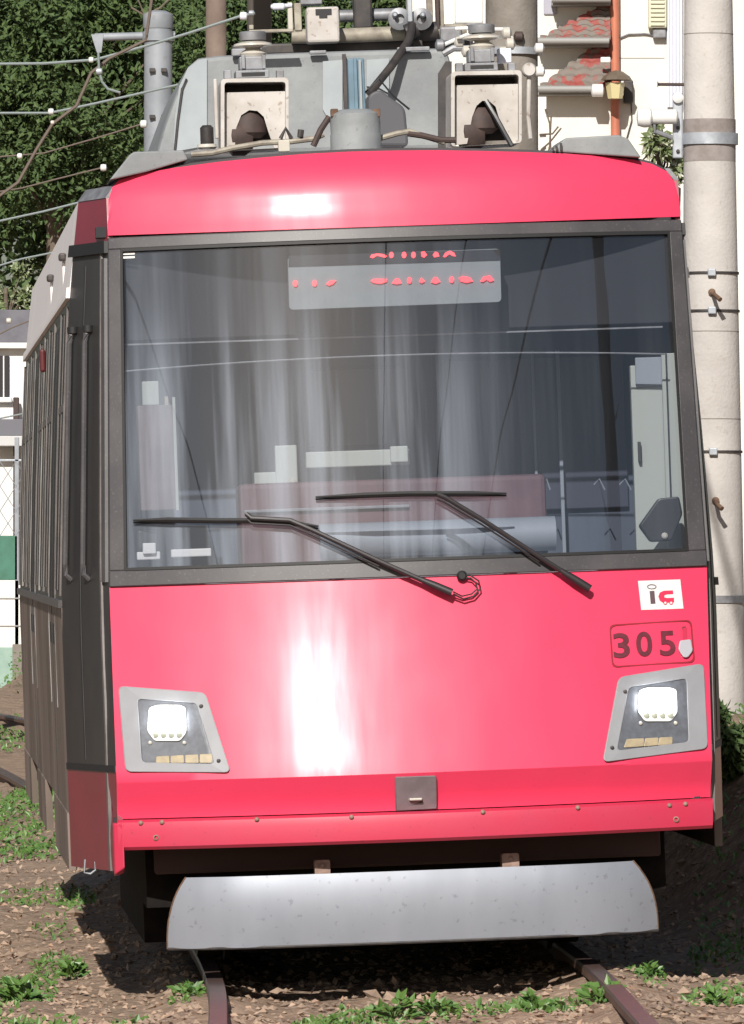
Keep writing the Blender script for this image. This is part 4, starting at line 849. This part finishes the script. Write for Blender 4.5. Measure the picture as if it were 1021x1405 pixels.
# ============================================================ HOUSE ON THE RIGHT
HYD = 62.0; hk_ = HYD/FPX
house = thing('house', 'cream rendered house with red tiled canopy roofs and orange downpipe behind the pole', 'house', (wpt(850, 757, HYD).x, HYD, 0))
def hp(x, y, d=0): return wpt(x, y, HYD+d)-house.location
def hbox(name, m, x0, y0, x1, y1, d0, d1, parent=house, bevel=.01):
    a = hp(x0, y1, d0); c = hp(x1, y0, d0); b = MB(); b.box((a.x, d0, a.z), (c.x, d1, c.z)); return b.build(name, m, parent, bevel=bevel)
hbox('wall', wallm, 560, -500, 1100, 1120, -.05, 3.5)
hbox('wall_joint', gutter, 850, 79, 912, 80, -.054, -.05, bevel=0)
def tile_roof(pts, gy, x0, x1):
    # sloped tiled surface; eave at y=gy, hip climbing to the right
    t = bpy.data.objects.new('tiled_roof', None); COL.objects.link(t); t.parent = house
    (xa, ya), (xb, yb) = pts                           # left-lower corner, right-upper corner on the wall
    e0 = hp(xa, gy-4, -.28); e1 = hp(838, gy-4, -.28); top = hp(xb, yb, -.07); top.x = e0.x+(e1.x-e0.x)*.93
    rows = []; n = 60
    nr = 34
    for i in range(nr+1):
        f = i/nr; row = []
        c = (f*7) % 1.0
        for j in range(n+1):
            s = j/n; xl = e0.x+(top.x-e0.x)*f; xr = e1.x
            x = xl+(xr-xl)*s; y = -.30+.23*f; z = e0.z+(top.z-e0.z)*f
            z += .016*abs(math.sin(x*math.pi/.11))-.028*c*(0 if f >= 1 else 1)
            row.append((x, y, z))
        rows.append(row)
    b = MB(); b.grid(rows, (0, .0, -.03)); b.build('tiles', tile, t, smooth=True)
    b = MB(); b.tube([hp(x0, gy+1, -.32), hp(x1, gy+1, -.32)], .026, 12); b.build('gutter', gutter, t, smooth=True)
    b = MB(); a = hp(x0, gy+9, -.24); c = hp(x1, gy+3, -.24); b.box((a.x, -.24, a.z), (c.x, -.05, c.z)); b.build('soffit', gutter, t)
    return t
tile_roof([(741, 42), (838, 3)], 55, 738, 836); tr = tile_roof([(741, 107), (838, 50)], 121, 738, 812)
tile_roof([(757, -30), (838, -90)], -2, 757, 838)
b = MB(); b.lathe(hp(820, 124, -.34), [(.02, -.05), (.05, -.04), (.05, .04), (.02, .05)], 14, 'X'); b.build('gutter_elbow', white, tr, smooth=True)
b = MB(); b.tube([hp(843, -80, -.14), hp(844, 120, -.14), hp(845, 260, -.14)], .035, 14); b.build('downpipe', orange, house, smooth=True)
lv = hbox('louvre_vent', lou, 890, -60, 915, 38, -.16, -.052)
for i in range(16): hbox('slat', lou, 893, -58+i*6, 912, -55+i*6, -.175, -.158, lv, .002)
hbox('vent_drain', greyp, 896, 38, 914, 52, -.13, -.052)
for i in range(5):
    x = 917+i*4.4; b = MB(); b.tube([hp(x, -100, -.10), hp(x, 147, -.10)], .012, 8); b.build('conduit', condm, house, smooth=True)
b = MB(); b.tube([hp(850, 52, -.07), hp(862, 47, -.07), hp(885, 46, -.07), hp(897, 48, -.07)], .007, 6); b.build('wall_cable', greyp, house, smooth=True)
b = MB(); b.tube([hp(866, 140, -.07), hp(867, 165, -.07), hp(860, 190, -.07)], .005, 6); b.build('wall_cable', dkm, house, smooth=True)
hbox('wall_box', dkm, 856, 110, 869, 141, -.16, -.05); hbox('small_plaque', white, 824, 78, 838, 86, -.36, -.34)
# wall lantern
lan = thing('wall_lantern', 'dark hooded wall lantern with pale glass beside the orange downpipe', 'lantern', wpt(846, 110, HYD-.35))
b = MB(); b.lathe((0, 0, .02), [(.12, -.02), (.10, .01), (.05, .045), (.01, .055)], 8); b.build('hood', mat('lantern_bronze', (.12, .09, .065), .5), lan)
b = MB(); b.lathe((-.01, 0, -.08), [(.055, -.06), (.075, .06)], 6); b.build('glass', mat('lantern_glass', (.55, .48, .26), .4), lan); b = MB(); b.tube([(0, 0, -.03), (.03, .14, -.03), (.03, .26, -.05)], .012, 6); b.build('arm', dkm, lan)
hbox('window', mat('dull_pane', (.36, .36, .42), .4), 746, -100, 764, 20, -.07, -.052)
gate = thing('post_with_twigs', 'white post with bare twigs under the lower tiled canopy', 'post', wpt(744, 170, HYD-2))
b = MB(); b.box((-.03, -.03, -1.2), (.03, .03, .2)); b.build('post', white, gate); b = MB()
for q in (((12, -10), (10, 30), (4, 60)), ((-4, 15), (14, 14), (22, 4)), ((-2, 36), (10, 26), (26, 6)), ((4, -20), (10, 0), (12, 50))):
    b.tube([Vector((x*.0054, -.05, -y*.0054)) for x, y in q], .007, 5)
b.build('twig', bark, gate)
# ============================================================ PLANTS RIGHT
def bush(name, label, cat, c, rad, n, L, m, seed, trunk=True, twig=False, stretch=(1, 1, 1), hollow=.0):
    rg = random.Random(seed); c = Vector(c); g0 = gh(c.x, c.y)
    t = thing(name, label, cat, (c.x, c.y, g0))
    b = MB(); cz = c.z-g0; cl_ = []
    for k in range(max(6, n//220)):
        q = rv(rg)*rad*(rg.random()**.33)*.82; cl_.append((Vector((q.x*stretch[0], q.y*stretch[1], q.z*stretch[2])), rad*rg.uniform(.14, .30)))
    for k in range(n):
        q, r_ = cl_[rg.randrange(len(cl_))]; p = Vector((0, 0, cz))+q+rv(rg)*r_*rg.random()**.4
        v = rv(rg); v.z -= .2
        leaf(b, p, v, Vector((rg.uniform(-.7, .7), rg.uniform(-1, .2), rg.uniform(.1, 1))), L*rg.uniform(.6, 1.2), L*rg.uniform(.3, .55))
    b.build('crown', m, t, flip=False)
    s = MB(); s.tube([(0, 0, -.2), (.03, 0, cz*.5), (0, 0, cz)], [rad*.09+.02, rad*.07+.015, rad*.03+.01], 10)
    for q, r_ in cl_[::max(1, len(cl_)//7)]:
        s.tube([(0, 0, cz-rad*.9), Vector((q.x*.4, q.y*.4, cz-rad*.3+q.z*.3)), Vector((q.x, q.y, cz+q.z))], [rad*.02+.006, rad*.012+.004, .004], 6)
    s.build('trunk', bark, t, smooth=True); return t
bush('variegated_shrub', 'small variegated shrub between the house wall and the concrete pole', 'shrub', wpt(905, 205, 50), .22, 480, .075, leafs, 11)
bush('green_tree', 'green tree showing behind the right edge of the concrete pole', 'tree', wpt(1075, 260, 66), .75, 6000, .10, leafw, 12)
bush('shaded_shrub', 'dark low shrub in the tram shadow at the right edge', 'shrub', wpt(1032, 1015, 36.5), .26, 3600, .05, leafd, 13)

# ============================================================ TREES LEFT
trees = [('broad dark tree filling the upper left corner', (75, 110, 66), 1.4, 30000), ('tall dark tree behind the steel pole', (230, 60, 68), 1.3, 26000), ('leafy tree behind the brown pole and the left insulator housing', (400, -30, 70), 1.35, 24000),
         ('tree whose lowest branches hang beside the cream side of the tram', (-75, 250, 70), 1.05, 18000), ('shaded tree just above the roof corner of the tram', (150, 260, 72), 1.1, 16000), ('tree showing between the pantograph uprights', (560, -60, 72), 1.1, 8000), ('tree at the far left behind the wires', (-60, 60, 74), 1.4, 9000)]
for i, (lab, (x, y, Y), rad, n) in enumerate(trees):
    t = bush('tree', lab, 'tree', wpt(x, y, Y), rad, n, .078, leafd, 20+i); t['group'] = 'dark trees behind the tram'
rgw = random.Random(99); b = MB()
for k in range(24000):                                   # dense wood farther back
    p = Vector((rgw.uniform(-10, 3), rgw.uniform(104, 116), rgw.uniform(4.8, 14)))
    leaf(b, p, rv(rgw), Vector((rgw.uniform(-.7, .7), rgw.uniform(-1, .2), rgw.uniform(.1, 1))), rgw.uniform(.18, .34), rgw.uniform(.10, .17))
tag(b.build('wood', leafd, flip=False), 'dense dark wood behind the nearer trees', 'wood', kind='stuff')
br_ = thing('bare_branch', 'thin bare forked branch against the dark foliage near the brown pole', 'branch', wpt(180, 10, 60))
b = MB(); b.tube([Vector((0, 0, 0)), Vector((.10, 0, -.06)), Vector((.22, 0, .0)), Vector((.36, 0, .14))], .008, 6); b.tube([Vector((.10, 0, -.06)), Vector((.05, 0, .06)), Vector((.03, 0, .2))], .006, 6); b.build('twig', bark, br_)

# ============================================================ LEFT BACKGROUND BUILDINGS AND FENCE
LB = 93.0
hl_ = thing('white_building', 'white rendered building with dark eaves behind the side of the tram at left', 'building', (wpt(0, 757, LB).x, LB, 0))
def lp(x, y, d=0): return wpt(x, y, LB+d)-hl_.location
def lbox(name, m, x0, y0, x1, y1, d0, d1, parent=hl_, bevel=.01):
    a = lp(x0, y1, d0); c = lp(x1, y0, d0); b = MB(); b.box((a.x, d0, a.z), (c.x, d1, c.z)); return b.build(name, m, parent, bevel=bevel)
lbox('wall', wallw, -170, 478, 60, 985, 0, 4); lbox('roof', mat('slate_grey', (.10, .10, .12), .8, 0, (.15, .15, .17), 4), -170, 425, 70, 470, -.12, 4.2); lbox('fascia', wallw, -170, 470, 70, 478, -.14, 4.2)
wn = lbox('window', glassy, -40, 488, 13, 545, -.03, .02); lbox('window_frame', white, -42, 545, 16, 552, -.1, .02, wn); lbox('window_frame', white, 4, 488, 6, 545, -.04, -.03, wn)
lbox('lower_roof', mat('lower_roof_grey', (.14, .14, .16), .8), -170, 575, 50, 598, -.35, 0); lbox('band', mat('weathered_white', (.5, .5, .5), .8), -170, 598, 50, 612, -.38, -.02); lbox('downpipe', brown, 18, 545, 26, 800, -.2, -.1)
sb = bush('pale_tree', 'pale flowering tree top above the slate roof at the left edge', 'tree', wpt(8, 395, 100), .55, 2000, .13, leafs, 41)
FY = 90.0
fn = thing('fence', 'wire mesh fence with green lower sheets at the left edge behind the track', 'fence', (wpt(0, 757, FY).x, FY, 0))
def fp(x, y, d=0): return wpt(x, y, FY+d)-fn.location
def fbox(name, m, x0, y0, x1, y1, d0, d1, bevel=.005):
    a = fp(x0, y1, d0); c = fp(x1, y0, d0); b = MB(); b.box((a.x, d0, a.z), (c.x, d1, c.z)); return b.build(name, m, fn, bevel=bevel)
fbox('green_sheet', dgreen, -150, 735, 24, 796, 0, .04); fbox('white_board', wallw, -150, 796, 30, 890, .0, .06); fbox('pale_green_base', pgreen, -150, 888, 20, 962, -.02, .1); fbox('base_post', concd, 17, 884, 30, 965, -.04, .1)
fbox('dark_line', gutter, -150, 820, 30, 822, -.012, 0); fbox('dark_line', gutter, -150, 858, 30, 860, -.012, 0); fbox('top_rail', galv, -150, 630, 30, 633, 0, .03)
b = MB()
for i in range(-7, 4):
    b.tube([fp(i*22, 633), fp(i*22+66, 735)], .004, 4); b.tube([fp(i*22+66, 633), fp(i*22, 735)], .004, 4)
b.build('mesh_wires', galv, fn); fbox('post', spole, 20, 600, 26, 960, .0, .06)

# ============================================================ BESIDE AND ABOVE THE TRACK, SEEN MIRRORED IN THE WINDSCREEN
bp = thing('roadside_pole', 'dark vine wrapped pole mirrored in the right half of the windscreen', 'utility pole', (9.12, 22, -.2))
b = MB(); rgp = random.Random(5)
b.tube([(rgp.uniform(-.03, .03), 0, z*.3) for z in range(34)], [.22+rgp.uniform(-.03, .05) for z in range(34)], 12); b.build('shaft', blackm, bp, smooth=True)
b = MB()
for z, l in ((4.6, .7), (5.2, -.5), (5.9, .8), (6.6, .6)): b.tube([(0, 0, z), (l*.6, -.1, z+.15), (l, -.2, z+.35)], [.03, .02, .01], 6)
b.build('branch', bark, bp)
for X, lab in ((-5.9, 'left of the track'), (.75, 'over the track'), (2.55, 'just right of the track'), (4.4, 'well right of the track')):
    o = thing('feeder_wire', 'thin dark line wire %s mirrored in the windscreen' % lab, 'wire', (X, -40, 5.2), 'line wires mirrored in the windscreen')
    b = MB(); b.tube([(0, 0, 0), (0, 20, -.25), (0, 40, -.3), (0, 60, -.25), (0, 80, 0)], .016, 8); b.build('strand', blackmat, o, smooth=True)
